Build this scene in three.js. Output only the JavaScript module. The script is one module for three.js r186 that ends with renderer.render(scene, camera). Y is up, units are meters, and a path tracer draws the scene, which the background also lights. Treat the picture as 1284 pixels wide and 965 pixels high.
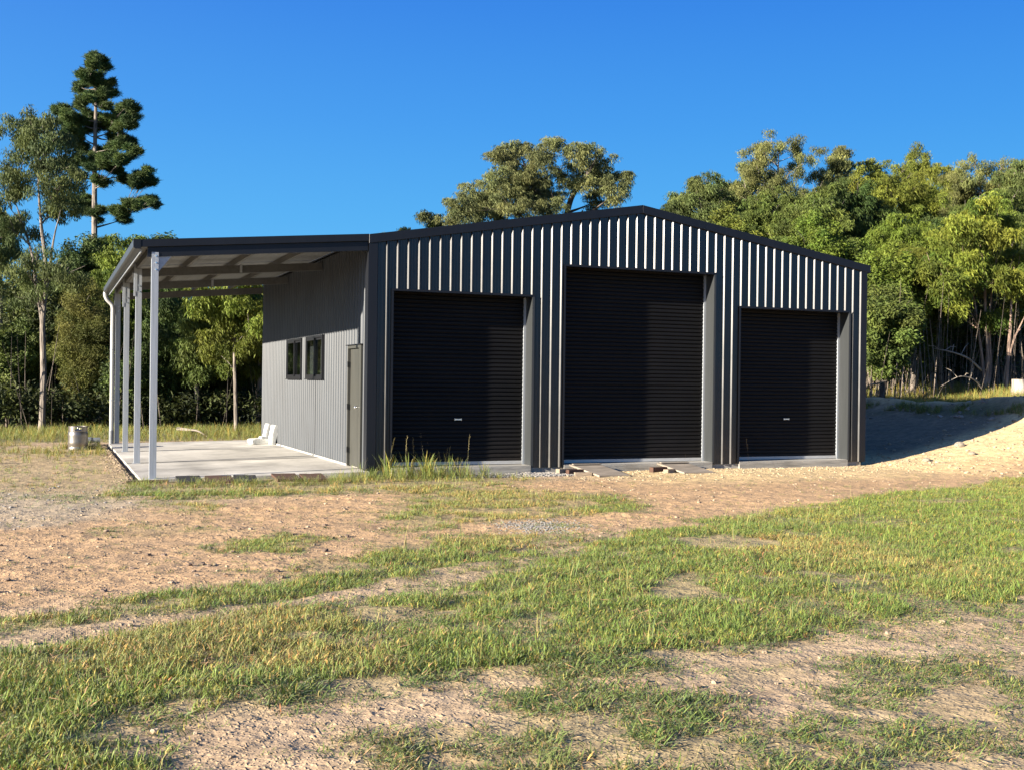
import * as THREE from 'three';
import { mergeGeometries } from 'three/addons/utils/BufferGeometryUtils.js';

// ---------------------------------------------------------------- camera, sky, sun, exposure
const EXPOSURE = 3.6;
const SUN_AZ = 9.6, SUN_EL = 16.0, SUN_I = 5.0;
const RAD = Math.PI / 180;
const scene = new THREE.Scene();
const camera = new THREE.PerspectiveCamera(37.97, 1024 / 769, 0.1, 3000);
camera.position.set(-4.949, 1.435, 18.204);
camera.rotation.order = 'YXZ';
camera.rotation.set(-0.121 * RAD, -22.495 * RAD, 0.714 * RAD);
const sunDir = new THREE.Vector3(-Math.cos(SUN_EL * RAD) * Math.cos(SUN_AZ * RAD), Math.sin(SUN_EL * RAD), Math.cos(SUN_EL * RAD) * Math.sin(SUN_AZ * RAD));
{
  // clear evening sky: deep blue overhead, paler at the horizon, whiter and brighter towards the sun
  const w = 512, h = 256, data = new Float32Array(w * h * 4);
  const stops = [[-90, .14, .2, .26], [-2, .14, .30, .47], [0, .085, .285, .47], [8, .047, .222, .455], [13, .031, .170, .435], [19, .0185, .120, .400], [40, .010, .065, .25], [90, .008, .045, .16]].map((a) => [a[0], ...a.slice(1).map((v) => v * 2 / EXPOSURE)]);
  for (let j = 0; j < h; j++) {
    const e = ((j + .5) / h - .5) * 180;
    let k = 0; while (k < stops.length - 2 && e > stops[k + 1][0]) k++;
    const A = stops[k], B = stops[k + 1], t = Math.min(1, Math.max(0, (e - A[0]) / (B[0] - A[0])));
    for (let i = 0; i < w; i++) {
      const ph = ((i + .5) / w - .5) * 2 * Math.PI, ce = Math.cos(e * RAD);
      const dot = Math.max(-1, Math.min(1, ce * Math.cos(ph) * sunDir.x + Math.sin(e * RAD) * sunDir.y + ce * Math.sin(ph) * sunDir.z));
      const g = Math.acos(dot) / RAD, glow = Math.exp(-g / 20) * .5 + .09 * Math.exp(-Math.pow(g / 60, 2));
      const low = Math.exp(-Math.max(0, e) / 14);
      const o = (j * w + i) * 4;
      for (let c = 0; c < 3; c++) {
        const base = A[c + 1] + (B[c + 1] - A[c + 1]) * t;
        data[o + c] = base + (e > -1 ? glow * [.55, .52, .46][c] * (.55 + .6 * low) : 0);
      }
      data[o + 3] = 1;
    }
  }
  const sky = new THREE.DataTexture(data, w, h, THREE.RGBAFormat, THREE.FloatType);
  sky.mapping = THREE.EquirectangularReflectionMapping; sky.magFilter = sky.minFilter = THREE.LinearFilter; sky.needsUpdate = true;
  scene.background = sky; scene.environment = sky;
}
const sun = new THREE.DirectionalLight(new THREE.Color(1, .90, .76), SUN_I);
sun.position.copy(sunDir).multiplyScalar(80); sun.castShadow = true;
sun.shadow.mapSize.set(4096, 4096);
Object.assign(sun.shadow.camera, { left: -45, right: 45, top: 45, bottom: -45, near: 1, far: 200 });
scene.add(sun, sun.target);
const renderer = new THREE.WebGLRenderer({ antialias: true });
renderer.setSize(1024, 769);
renderer.toneMapping = THREE.LinearToneMapping;
renderer.toneMappingExposure = EXPOSURE;
renderer.shadowMap.enabled = true;

// ---------------------------------------------------------------- helpers
function rngOf(seed) { let a = seed >>> 0; return () => { a = (a + 0x6D2B79F5) | 0; let t = Math.imul(a ^ (a >>> 15), 1 | a); t = (t + Math.imul(t ^ (t >>> 7), 61 | t)) ^ t; return ((t ^ (t >>> 14)) >>> 0) / 4294967296; }; }
const hash2 = (x, y) => { let h = Math.imul(x | 0, 374761393) ^ Math.imul(y | 0, 668265263); h = Math.imul(h ^ (h >>> 13), 1274126177); return ((h ^ (h >>> 16)) >>> 0) / 4294967296; };
function vnoise(x, y) { const xi = Math.floor(x), yi = Math.floor(y), fx = x - xi, fy = y - yi, u = fx * fx * (3 - 2 * fx), v = fy * fy * (3 - 2 * fy); const a = hash2(xi, yi), b = hash2(xi + 1, yi), c = hash2(xi, yi + 1), d = hash2(xi + 1, yi + 1); return a + (b - a) * u + (c - a) * v + (a - b - c + d) * u * v; }
const fbm = (x, y, o = 4) => { let s = 0, a = .5, n = 0; for (let i = 0; i < o; i++) { s += a * vnoise(x, y); n += a; a *= .5; x = x * 2.03 + 17.1; y = y * 2.03 + 5.7; } return s / n; };
const clamp = (x, a = 0, b = 1) => Math.min(b, Math.max(a, x));
const sstep = (a, b, x) => { const t = clamp((x - a) / (b - a)); return t * t * (3 - 2 * t); };
const lerp = (a, b, t) => a + (b - a) * t;
const taken = {};
function numbered(n) { const k = taken[n] = (taken[n] ?? -1) + 1; return k ? `${n}_${String(k).padStart(3, '0')}` : n; }
function tag(o, label, category, group, kind) { if (label) o.userData.label = label; if (category) o.userData.category = category; if (group) o.userData.group = group; if (kind) o.userData.kind = kind; return o; }
function thing(name, label, category, pos = [0, 0, 0], turn = 0, group) { const o = new THREE.Group(); o.name = numbered(name); o.position.set(...pos); o.rotation.y = turn; tag(o, label, category, group); scene.add(o); return o; }
function part(name, geo, m, parent = scene, label) { const o = new THREE.Mesh(geo, m); o.name = parent === scene ? numbered(name) : name; if (label) o.userData.label = label; parent.add(o); return o; }
const box = (w, h, d, x = 0, y = 0, z = 0) => new THREE.BoxGeometry(w, h, d).translate(x, y, z);
const span = (x0, x1, y0, y1, z0, z1) => box(x1 - x0, y1 - y0, z1 - z0, (x0 + x1) / 2, (y0 + y1) / 2, (z0 + z1) / 2);
const merge = (list) => mergeGeometries(list.map((g) => { const n = g.index ? g.toNonIndexed() : g; for (const k of Object.keys(n.attributes)) if (!['position', 'normal', 'uv'].includes(k)) n.deleteAttribute(k); return n; }));
function quads(list) { // list of [a,b,c,d] corner arrays -> flat shaded geometry with uv in metres along edges
  const p = [], uv = [];
  for (const [a, b, c, d] of list) {
    p.push(...a, ...b, ...c, ...a, ...c, ...d);
    const L = Math.hypot(b[0] - a[0], b[1] - a[1], b[2] - a[2]), M = Math.hypot(d[0] - a[0], d[1] - a[1], d[2] - a[2]);
    uv.push(0, 0, L, 0, L, M, 0, 0, L, M, 0, M);
  }
  const g = new THREE.BufferGeometry(); g.setAttribute('position', new THREE.Float32BufferAttribute(p, 3)); g.setAttribute('uv', new THREE.Float32BufferAttribute(uv, 2)); g.computeVertexNormals(); return g;
}
function prism(pts, z0, z1, bevel = 0) { // polygon in x,y run from z0 to z1
  const s = new THREE.Shape(pts.map((p) => new THREE.Vector2(p[0], p[1])));
  return new THREE.ExtrudeGeometry(s, { depth: z1 - z0 - 2 * bevel, bevelEnabled: bevel > 0, bevelSize: bevel, bevelThickness: bevel, bevelOffset: -bevel, bevelSegments: 1 }).translate(0, 0, z0 + bevel);
}
function tubeGeo(pts, radii, sides = 7) { // tapered tube through points
  const n = pts.length, pos = [], uv = [], idx = []; let u = new THREE.Vector3(), acc = 0;
  const V = pts.map((p) => p.isVector3 ? p : new THREE.Vector3(...p)); let ref = new THREE.Vector3(.31, .11, .94);
  for (let i = 0; i < n; i++) {
    const t = V[Math.min(n - 1, i + 1)].clone().sub(V[Math.max(0, i - 1)]).normalize();
    u = ref.clone().addScaledVector(t, -ref.dot(t)).normalize(); ref = u; const w = t.clone().cross(u);
    if (i) acc += V[i].distanceTo(V[i - 1]);
    for (let k = 0; k <= sides; k++) { const a = k / sides * 2 * Math.PI, c = Math.cos(a) * radii[i], s = Math.sin(a) * radii[i]; pos.push(V[i].x + u.x * c + w.x * s, V[i].y + u.y * c + w.y * s, V[i].z + u.z * c + w.z * s); uv.push(k / sides, acc); }
  }
  for (let i = 0; i < n - 1; i++) for (let k = 0; k < sides; k++) { const a = i * (sides + 1) + k, b = a + sides + 1; idx.push(a, a + 1, b, a + 1, b + 1, b); }
  const g = new THREE.BufferGeometry(); g.setAttribute('position', new THREE.Float32BufferAttribute(pos, 3)); g.setAttribute('uv', new THREE.Float32BufferAttribute(uv, 2)); g.setIndex(idx); g.computeVertexNormals(); return g;
}
// a point of the place from a pixel of the photograph (1284 x 965) and a distance, used while laying out
camera.updateMatrixWorld(true);
function at(px, py, depth) { const f = 1402.4, v = new THREE.Vector3((px - 642) / f * depth, -(py - 482.5) / f * depth, -depth); return v.applyMatrix4(camera.matrixWorld); }

// ---------------------------------------------------------------- computed textures
function dataTex(n, fn, srgb, rep) {
  const d = new Uint8Array(n * n * 4);
  for (let j = 0; j < n; j++) for (let i = 0; i < n; i++) { const c = fn(i / n, j / n, i, j), o = (j * n + i) * 4; for (let k = 0; k < 3; k++) d[o + k] = clamp(Array.isArray(c) ? c[k] : c) * 255; d[o + 3] = 255; }
  const t = new THREE.DataTexture(d, n, n); t.wrapS = t.wrapT = THREE.RepeatWrapping; t.magFilter = THREE.LinearFilter; t.minFilter = THREE.LinearMipmapLinearFilter; t.generateMipmaps = true;
  if (srgb) t.colorSpace = THREE.SRGBColorSpace; if (rep) t.repeat.set(rep, rep); t.needsUpdate = true; return t;
}
// noise that tiles: period p cells
function tnoise(u, v, p, s = 0) { const x = u * p, y = v * p, xi = Math.floor(x), yi = Math.floor(y), fx = x - xi, fy = y - yi, a = fx * fx * (3 - 2 * fx), b = fy * fy * (3 - 2 * fy); const H = (i, j) => hash2(((i % p) + p) % p + s * 131, ((j % p) + p) % p + s * 57); return lerp(lerp(H(xi, yi), H(xi + 1, yi), a), lerp(H(xi, yi + 1), H(xi + 1, yi + 1), a), b); }
const tf = (u, v, p, o, s = 0) => { let r = 0, a = .5, n = 0; for (let i = 0; i < o; i++) { r += a * tnoise(u, v, p, s + i); n += a; a *= .6; p *= 2; } return r / n; };
const dirtGrain = dataTex(1024, (u, v) => { const f = tf(u, v, 24, 6), p = tnoise(u, v, 220, 9), q = tnoise(u, v, 90, 4); let g = .60 + (f - .5) * .55; if (p > .86) g += .18; if (q < .1) g -= .16; return [g * 1.02, g, g * .97]; }, false);
const dirtBump = dataTex(1024, (u, v) => { const f = tf(u, v, 16, 6, 3), p = tnoise(u, v, 160, 9), q = tnoise(u, v, 60, 2); return f * .6 + (p > .75 ? (p - .75) * 1.2 : 0) + (q > .8 ? (q - .8) * .9 : 0); });
const concTex = dataTex(1024, (u, v) => { const a = tf(u, v, 3, 5, 5), s = tnoise(u + .06 * a, v * .25, 12, 4), f = tf(u, v, 60, 3, 8); let g = .52 + (a - .5) * .75 + (s - .5) * .22 + (f - .5) * .14; const b = sstep(.56, .66, tf(u, v, 4, 3, 21)); g -= b * .07; return [g * 1.02, g, g * .955]; }, false);
const galvTex = dataTex(512, (u, v) => { const a = tnoise(u, v, 40, 3), b = tf(u, v, 6, 4, 4); const g = .62 + (a - .5) * .13 + (b - .5) * .2; return g; });
const dustTex = dataTex(512, (u, v) => { const b = tf(u, v, 5, 5, 14), s = tnoise(u, v * .1, 64, 6); return .72 + (b - .5) * .34 + (s - .5) * .14; });
const barkTex = dataTex(512, (u, v) => { const s = tnoise(u, v * .25, 32, 2), b = tf(u, v, 6, 4, 6), k = sstep(.62, .7, tf(u, v, 4, 3, 30)); const g = .5 + (s - .5) * .5 + (b - .5) * .5 - k * .18; return [g * 1.04, g, g * .95]; });
const woodTex = dataTex(512, (u, v) => { const s = tnoise(u * .08, v, 96, 2), r = tf(u * .2, v, 16, 4, 7), b = tf(u, v, 4, 4, 5); const g = .5 + (s - .5) * .35 + (r - .5) * .3 + (b - .5) * .35; return [g * 1.03, g, g * .96]; });
const roughTex = dataTex(256, (u, v) => { const g = .82 + .36 * (tf(u, v, 8, 4, 9) - .5); return [g, g, g]; });
const enc = (v) => v <= .0031308 ? v * 12.92 : 1.055 * Math.pow(v, 1 / 2.4) - .055;
// painted steel with dust and a splash of dried mud along the foot; one texture spans the whole front (11 x 5.5 m)
const paintWear = (base, mud, amt) => dataTex(1024, (u, v) => { const y = v * 5.5 - .1, n = tf(u, v, 12, 5, 11), st = tnoise(u, v * .08, 210, 6), sp = tf(u, v, 90, 3, 17); const k = clamp(amt * (Math.exp(-Math.max(0, y) / .22) * (.2 + 1.3 * sp * n) + .05 * Math.max(0, n - .45) + .03 * (st - .4))), m = .75 + .5 * n; return base.map((c, i) => enc(lerp(c * m, mud[i], k))); }, true);
const planarUV = (g, f) => { const p = g.attributes.position, a = new Float32Array(p.count * 2); for (let i = 0; i < p.count; i++) { const [u, v] = f(p.getX(i), p.getY(i), p.getZ(i)); a[2 * i] = u; a[2 * i + 1] = v; } g.setAttribute('uv', new THREE.BufferAttribute(a, 2)); return g; };
const frontUV = (x, y) => [x / 11, (y + .1) / 5.5];
const sized = (t, sx, sy = sx) => { const c = t.clone(); c.repeat.set(sx, sy); c.needsUpdate = true; return c; };
const lin = (r, g, b) => new THREE.Color().setRGB(r, g, b);
const std = (c, rough, o = {}) => new THREE.MeshStandardMaterial({ color: c, roughness: rough, ...o });
const phys = (c, rough, o = {}) => new THREE.MeshPhysicalMaterial({ color: c, roughness: rough, ...o });
const M = {
  darkSheet: phys(lin(1, 1, 1), .39, { ior: 1.52, map: paintWear([.0050, .0052, .0060], [.10, .08, .055], .55), roughnessMap: sized(roughTex, 2), side: THREE.DoubleSide, clearcoat: .22, clearcoatRoughness: .4 }),
  darkTrim: phys(lin(.008, .0095, .014), .45, { ior: 1.4, map: sized(dustTex, .4) }),
  greySheet: phys(lin(.044, .053, .064), .5, { ior: 1.5, map: sized(dustTex, .3), side: THREE.DoubleSide }),
  greyTrim: phys(lin(.042, .045, .047), .45, { ior: 1.5, map: sized(dustTex, .4) }),
  curtain: phys(lin(1, 1, 1), .45, { ior: 1.25, specularIntensity: .7, map: paintWear([.0085, .0085, .0087], [.07, .055, .04], .3) }),
  jamb: phys(lin(.036, .040, .042), .5, { map: sized(dustTex, .6) }),
  doorLeaf: phys(lin(.062, .062, .053), .45, { map: sized(dustTex, .7) }),
  galv: std(lin(.52, .56, .6), .5, { metalness: .3, map: sized(galvTex, .9) }),
  galvDull: std(lin(.15, .15, .145), .6, { metalness: .25, map: sized(galvTex, .7) }),
  underside: std(lin(.25, .265, .27), .6, { map: sized(dustTex, .4), side: THREE.DoubleSide }),
  pvc: phys(lin(.55, .55, .53), .35, { map: sized(dustTex, .8) }),
  pvcGrey: phys(lin(.22, .235, .25), .5, { map: sized(dustTex, .8) }),
  conc: std(lin(.86, .83, .77), .85, { map: sized(concTex, .21), bumpMap: sized(dirtBump, .6), bumpScale: .003 }),
  concStain: std(lin(.20, .19, .175), .9, { map: sized(concTex, .4) }),
  concSide: std(lin(.62, .6, .55), .92, { map: sized(concTex, .5), bumpMap: sized(dirtBump, .8), bumpScale: .006 }),
  frame: phys(lin(.012, .012, .014), .35, {}),
  glass: phys(lin(.86, .9, .9), .03, { transmission: 1, thickness: 0, ior: 1.52 }),
  dark: std(lin(.03, .03, .03), .9),
  chrome: std(lin(.78, .77, .74), .25, { metalness: .9 }),
  keg: std(lin(.40, .37, .33), .36, { metalness: .85, map: sized(galvTex, 1.5) }),
  rubber: std(lin(.02, .02, .02), .7),
  foam: std(lin(.6, .6, .57), .8, { bumpMap: sized(dirtBump, 2), bumpScale: .004 }),
  rust: std(lin(.14, .07, .045), .85, { map: sized(woodTex, 1.1) }),
  black: std(lin(.03, .03, .034), .8, { map: sized(woodTex, 1.1) }),
  wood: std(lin(.46, .37, .27), .85, { map: sized(woodTex, .9) }),
  woodGrey: std(lin(.44, .38, .31), .85, { map: sized(woodTex, .8) }),
  woodDark: std(lin(.2, .13, .08), .9, { map: sized(woodTex, .8) }),
  stone: std(lin(.44, .38, .29), .92, { map: sized(dirtGrain, .7), bumpMap: sized(dirtBump, 1), bumpScale: .02 }),
  ground: std(lin(1.5, 1.41, 1.17), .97, { vertexColors: true, map: sized(dirtGrain, .42), bumpMap: sized(dirtBump, .5), bumpScale: .045 }),
  grass: phys(0xffffff, .75, { vertexColors: true, transmission: .42, thickness: 0, side: THREE.DoubleSide }),
  leaf: phys(0xffffff, .7, { specularIntensity: .35, vertexColors: true, transmission: .3, thickness: 0, side: THREE.DoubleSide }),
  barkPale: std(lin(.52, .46, .40), .9, { map: sized(barkTex, 1, .45), bumpMap: sized(barkTex, 1, .45), bumpScale: .02 }),
  barkGrey: std(lin(.30, .265, .23), .93, { map: sized(barkTex, 1, .5), bumpMap: sized(barkTex, 1, .5), bumpScale: .03 }),
  barkPink: std(lin(.46, .33, .26), .9, { map: sized(barkTex, 1, .4), bumpMap: sized(barkTex, 1, .4), bumpScale: .02 }),
  barkDark: std(lin(.14, .115, .1), .95, { map: sized(barkTex, 1, .5), bumpMap: sized(barkTex, 1, .5), bumpScale: .03 }),
  deadwood: std(lin(.46, .41, .35), .9, { map: sized(barkTex, 1, .5) }),
};

// ---------------------------------------------------------------- the lie of the land
const W = 10.284, L = 10.1, RIDGE = W / 2, CX = -3.62;
function height(x, z) {
  let h = -.16 + .035 * (fbm(x * .35 + 9, z * .35, 3) - .5);
  // pad rises to the right of the shed into a cut bank, a bulldozed berm and the hillside
  const s = x - 10.35, wob = .5 * (fbm(z * .5, 3.3, 3) - .5);
  if (s > 0) {
    const fz = 1 - sstep(-.3, 4.6, z - .12 * s), sc = Math.min(s, 5.3), r = .10 * sc + .0138 * sc * sc;
    h += fz * (r + (s > 5.3 ? .06 * Math.min(s - 5.3, 12) : 0));
    const zb = sstep(3.2, .5, z), bx = (x - 16.75 - wob) / .72, crest = .06 + .42 * fbm(z * .55 + 4, 1.7, 4) + .20 * sstep(-7, -1, z);
    h += zb * crest * Math.exp(-bx * bx) ;
    h += fz * .05 * (fbm(x * 1.3, z * 1.3, 4) - .5) * sstep(0, 2, s);
    h += fz * sstep(22, 60, x - z * .25) * 5.0;
  }
  h += sstep(-30, -70, z) * 4 * sstep(0, 30, x + 8);
  // clods, ruts and runnels
  h += .026 * (fbm(x * 2.1, z * 2.1, 3) - .5) + .022 * (fbm(x * 7, z * 7, 4) - .5);
  if (z > 1.5 && z < 12 && x > -8 && x < 9) { // wheel ruts that curve in towards the slab and along the doors
    const rutAt = (d) => -.026 * Math.exp(-d * d / .018) + .012 * Math.exp(-Math.pow(Math.abs(d) - .24, 2) / .012);
    const k = .6 + .8 * (fbm(x * .8 + 31, z * .8, 2) - .3);
    for (const o of [0, 1.45]) h += k * (rutAt(z - (3.6 + o + .30 * (x + 1.5) + .35 * Math.sin(x * .55))) * sstep(-7, -4, x) * sstep(5, 1, x) + rutAt(z - (9.0 + o - .52 * (x + 1.5) + .2 * Math.sin(x))) * .8 * sstep(3, 0, x));
  }
  const rut = (d, w) => Math.exp(-d * d / (w * w));
  h -= .02 * rut(z - 7.2 - .42 * x * .5 + .3 * Math.sin(x * .4), .22) * sstep(-8, -4, x) * sstep(3, -1, x);
  h += .02 * lawnHeight(x, z);
  if (x > .03 && x < W - .03 && z < -.03 && z > -L + .03) h = Math.min(h, -.4);
  if (x > -3.7 && x <= .04 && z < .1 && z > -L + .02) h = Math.min(h, -.35);
  return h;
}
// grass patches: density, blade height, edge softness, outline on the ground (x, z pairs)
const PATCHES = [
  [1, 1, .25, [12.95, 2.46, 8.47, 4.30, 6.01, 5.29, 4.18, 6.05, 2.61, 6.93, .91, 7.73, -.02, 8.35, -.74, 9.01, -1.33, 9.49, -2.19, 10.32, -3.03, 10.38, -3.65, 10.55, -4.14, 10.82, -4.53, 10.99, -5.19, 11.18, -5.77, 11.37, -5.53, 13.34, -4.52, 13.72, -4.50, 13.22, -4.53, 12.85, -4.35, 12.79, -4.02, 12.77, -3.78, 12.72, -3.50, 12.59, -3.13, 12.56, -2.57, 12.50, -2.31, 12.72, -1.79, 12.67, -1.33, 12.49, -.76, 12.36, -.20, 12.24, .25, 12.09, .89, 12.17, 1.94, 11.82, 3.20, 11.60]],
  [.95, .85, .16, [-5.33, 10.10, -4.94, 9.99, -4.17, 9.55, -3.43, 9.31, -2.55, 8.60, -1.88, 8.04, -1.00, 7.63, -.70, 7.96, -1.75, 9.05, -2.54, 9.60, -3.51, 10.10, -4.24, 10.32, -4.94, 10.59, -5.29, 10.79]],
  [.7, .65, .16, [-3.55, 7.07, -2.96, 6.53, -2.40, 7.14, -3.14, 7.99, -3.58, 7.70]],
  [.7, .65, .16, [-3.36, 8.69, -2.46, 8.21, -2.53, 8.79, -3.33, 9.11]],
  [.4, .6, .18, [-4.37, 5.84, -3.82, 5.45, -3.10, 5.22, -3.28, 5.90, -4.20, 6.27]],
  [1, 1.3, .2, [-3.93, .12, -3.22, .76, -2.26, .99, -.92, .98, -1.27, 2.70, -2.24, 2.89, -3.79, 2.88, -4.03, 1.95]],
  [.9, 1.5, .25, [-.7, .5, .2, .15, 1.9, .2, 2.5, 1.2, 1.77, 1.97, .38, 2.91, -.67, 2.87, -1.10, 2.02]],
  [.95, .85, .35, [-1.16, 4.97, -.27, 3.44, 1.47, 2.70, 2.54, 3.74, 2.46, 5.06, 1.62, 5.96, .10, 6.02, -.79, 6.29, -1.56, 6.70]],
  [.5, 1, .6, [-9, -9.58, -4.28, -9.10, -3.84, -6.17, -3.84, .40, -4.46, 2.59, -5.55, 1.53, -9, 1.60]],
  [.6, .8, .2, [-3.59, 2.83, -2.84, 3.35, -3.17, 4.38, -3.86, 3.83]],
  [.5, .75, .4, [-1.08, 7.11, .27, 6.98, .06, 8.20, -1.25, 9.30, -2.32, 9.93, -2.40, 9.34]],
  [.8, .95, .14, [-2.71, 12.83, -2.42, 12.83, -1.80, 13.30, -1.88, 13.64, -2.19, 13.67, -1.19, 13.96, -1.86, 14.72, -3.79, 13.99, -3.61, 13.45, -3.22, 13.28, -2.97, 13.45]],
  [.5, .8, .1, [-1.42, 12.80, -.85, 12.91, -1.09, 13.23, -1.56, 13.16]],
  [.6, .8, .1, [-.61, 12.87, -.30, 12.94, -.17, 13.19, -.58, 13.27, -.77, 13.09]],
  [.5, .8, .2, [-1.07, 13.34, -.39, 13.11, .54, 13.13, .50, 13.43, -1.23, 14.95, -2.10, 14.63, -1.45, 13.93]],
  [.25, .7, .2, [.42, 12.12, 1.84, 11.92, 1.90, 12.20, 1.03, 12.97, .29, 12.71, -.38, 12.61]],
];
for (const p of PATCHES) { const q = p[3]; let a = 1e9, b = -1e9, c = 1e9, d = -1e9; for (let i = 0; i < q.length; i += 2) { a = Math.min(a, q[i]); b = Math.max(b, q[i]); c = Math.min(c, q[i + 1]); d = Math.max(d, q[i + 1]); } p.box = [a - 1, b + 1, c - 1, d + 1]; }
function polyDist(q, x, z) { // signed distance, negative inside
  let d = 1e9, inside = false; const n = q.length / 2;
  for (let i = 0, j = n - 1; i < n; j = i++) {
    const xi = q[2 * i], zi = q[2 * i + 1], xj = q[2 * j], zj = q[2 * j + 1];
    const ex = xj - xi, ez = zj - zi, t = clamp(((x - xi) * ex + (z - zi) * ez) / (ex * ex + ez * ez)), dx = x - xi - ex * t, dz = z - zi - ez * t;
    d = Math.min(d, dx * dx + dz * dz);
    if ((zi > z) !== (zj > z) && x < (xj - xi) * (z - zi) / (zj - zi) + xi) inside = !inside;
  }
  return (inside ? -1 : 1) * Math.sqrt(d);
}
function grassAt(x, z, rough = true) {
  let D = 0, Hh = .7;
  const am = lerp(1.0, .4, sstep(7, 12, z)), wx = x + (fbm(x * 1.6 + 40, z * 1.6, 4) - .5) * am * 1.3, wz = z + (fbm(x * 1.6, z * 1.6 + 70, 4) - .5) * am;
  for (const [d, h, s, q] of PATCHES) { const b = PATCHES.find((p) => p[3] === q).box; if (x < b[0] || x > b[1] || z < b[2] || z > b[3]) continue; const e = s * 1.25 + .05, v = d * sstep(e, -e * .8, polyDist(q, rough ? wx : x, rough ? wz : z)); if (v > D) { D = v; Hh = h; } }
  return [D, Hh];
}
function lawnHeight(x, z) { if (x < -6 || x > 13 || z < 2 || z > 14) return 0; return sstep(.2, -.35, polyDist(PATCHES[0][3], x + (vnoise(x * 2, z * 2) - .5) * .4, z)); }
{
  const axis = (segs) => { const o = [segs[0][0]]; for (const [a, b, st] of segs) { const n = Math.max(1, Math.round((b - a) / st)); for (let i = 1; i <= n; i++) o.push(a + (b - a) * i / n); } return o; };
  const xs = axis([[-900, -300, 150], [-300, -60, 40], [-60, -20, 5], [-20, -7, .8], [-7, 4, .075], [4, 14, .1], [14, 20, .15], [20, 30, .5], [30, 70, 4], [70, 300, 40], [300, 900, 150]]);
  const zs = axis([[-900, -300, 150], [-300, -60, 40], [-60, -22, 3], [-22, -12, .5], [-12, -2, .22], [-2, 5, .1], [5, 15.5, .07], [15.5, 22, .6], [22, 80, 8], [80, 300, 55]]);
  const nx = xs.length, nz = zs.length, pos = new Float32Array(nx * nz * 3), col = new Float32Array(nx * nz * 3), uv = new Float32Array(nx * nz * 2), idx = [];
  const orange = [-5.90, 3.59, -3.89, 4.17, -.30, 2.6, 2.10, 1.6, 8.96, 1.31, 15, .6, 10.99, 3.6, 3.22, 6.69, -.91, 8.45, -3.41, 9.57, -5.9, 10.21];
  const grey = [-7.09, .68, -3.73, 1.31, -4.11, 4.92, -7, 5.47];
  for (let j = 0; j < nz; j++) for (let i = 0; i < nx; i++) {
    const x = xs[i], z = zs[j], k = j * nx + i, near = x > -30 && x < 45 && z > -40 && z < 25;
    pos.set([x, near ? height(x, z) : height(x, z), z], k * 3); uv.set([x, z], k * 2);
    // bare earth colours: pinkish tan, orange clay, pale yellow fill, grey road base, leaf mould under trees; plus painted shade on the bank
    let c = [.40, .30, .215]; const mix = (d, t) => { c = c.map((v, n) => lerp(v, d[n], clamp(t))); };
    if (near) {
      mix([.50, .39, .285], fbm(x * .8, z * .8, 3) * 1.4 - .4);
      mix([.455, .31, .19], sstep(.5, -.6, polyDist(orange, x, z) + (fbm(x, z, 3) - .5) * 1.4) * .95);
      mix([.36, .33, .28], sstep(.4, -.4, polyDist(grey, x, z) + (fbm(x * 1.2, z, 3) - .5) * 1.6) * .6);
      mix([.60, .475, .29], sstep(3.4, 5.5, x + 1.5 * fbm(x * .5, z, 2)) * sstep(3.6, 1.2, z + 1.4 * (fbm(x * .9, z * .9, 3) - .5)) * .9);
      mix([.55, .33, .17], sstep(8, 13, x) * sstep(.5, 2, z) * sstep(4, 3, z) * .5 * fbm(x * 1.3, z * 1.3, 2));
      mix([.32, .31, .30], sstep(1.3, 1.7, x) * sstep(4.6, 3.6, x) * sstep(.95, .6, z + .3 * (vnoise(x * 3, 1) - .5)) * sstep(-.4, 0, z) * .8);
      mix([.13, .112, .095], sstep(10.6, 12.2, x) * sstep(-.1, -.9, z + .17 * (x - 10.3)) * sstep(17.2, 15.6, x) * .85);  // shed's cast shadow painted into the bank colour, edge slanted along the sun
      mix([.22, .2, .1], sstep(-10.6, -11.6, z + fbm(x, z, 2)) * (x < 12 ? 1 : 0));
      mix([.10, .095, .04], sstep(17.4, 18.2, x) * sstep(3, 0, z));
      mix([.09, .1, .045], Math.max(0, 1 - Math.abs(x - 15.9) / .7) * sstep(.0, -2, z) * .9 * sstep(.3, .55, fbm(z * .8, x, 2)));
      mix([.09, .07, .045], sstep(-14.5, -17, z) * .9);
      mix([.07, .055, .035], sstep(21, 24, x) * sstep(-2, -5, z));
      const g = grassAt(x, z)[0]; mix([.27, .235, .12], g * .75);
      const m = .78 + .44 * fbm(x * 3.1 + 3, z * 3.1, 4); c = c.map((v) => v * m);
    } else c = [.10, .10, .05];
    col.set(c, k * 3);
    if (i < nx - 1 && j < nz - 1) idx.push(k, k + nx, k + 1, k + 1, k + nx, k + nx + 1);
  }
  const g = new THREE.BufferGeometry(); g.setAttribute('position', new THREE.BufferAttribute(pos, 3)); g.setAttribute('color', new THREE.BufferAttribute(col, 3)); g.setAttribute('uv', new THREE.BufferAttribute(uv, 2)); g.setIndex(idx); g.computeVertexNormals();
  tag(part('ground', g, M.ground), 'dry tan and orange earth with bare tracks and a bulldozed bank', null, null, 'structure');
}

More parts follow.
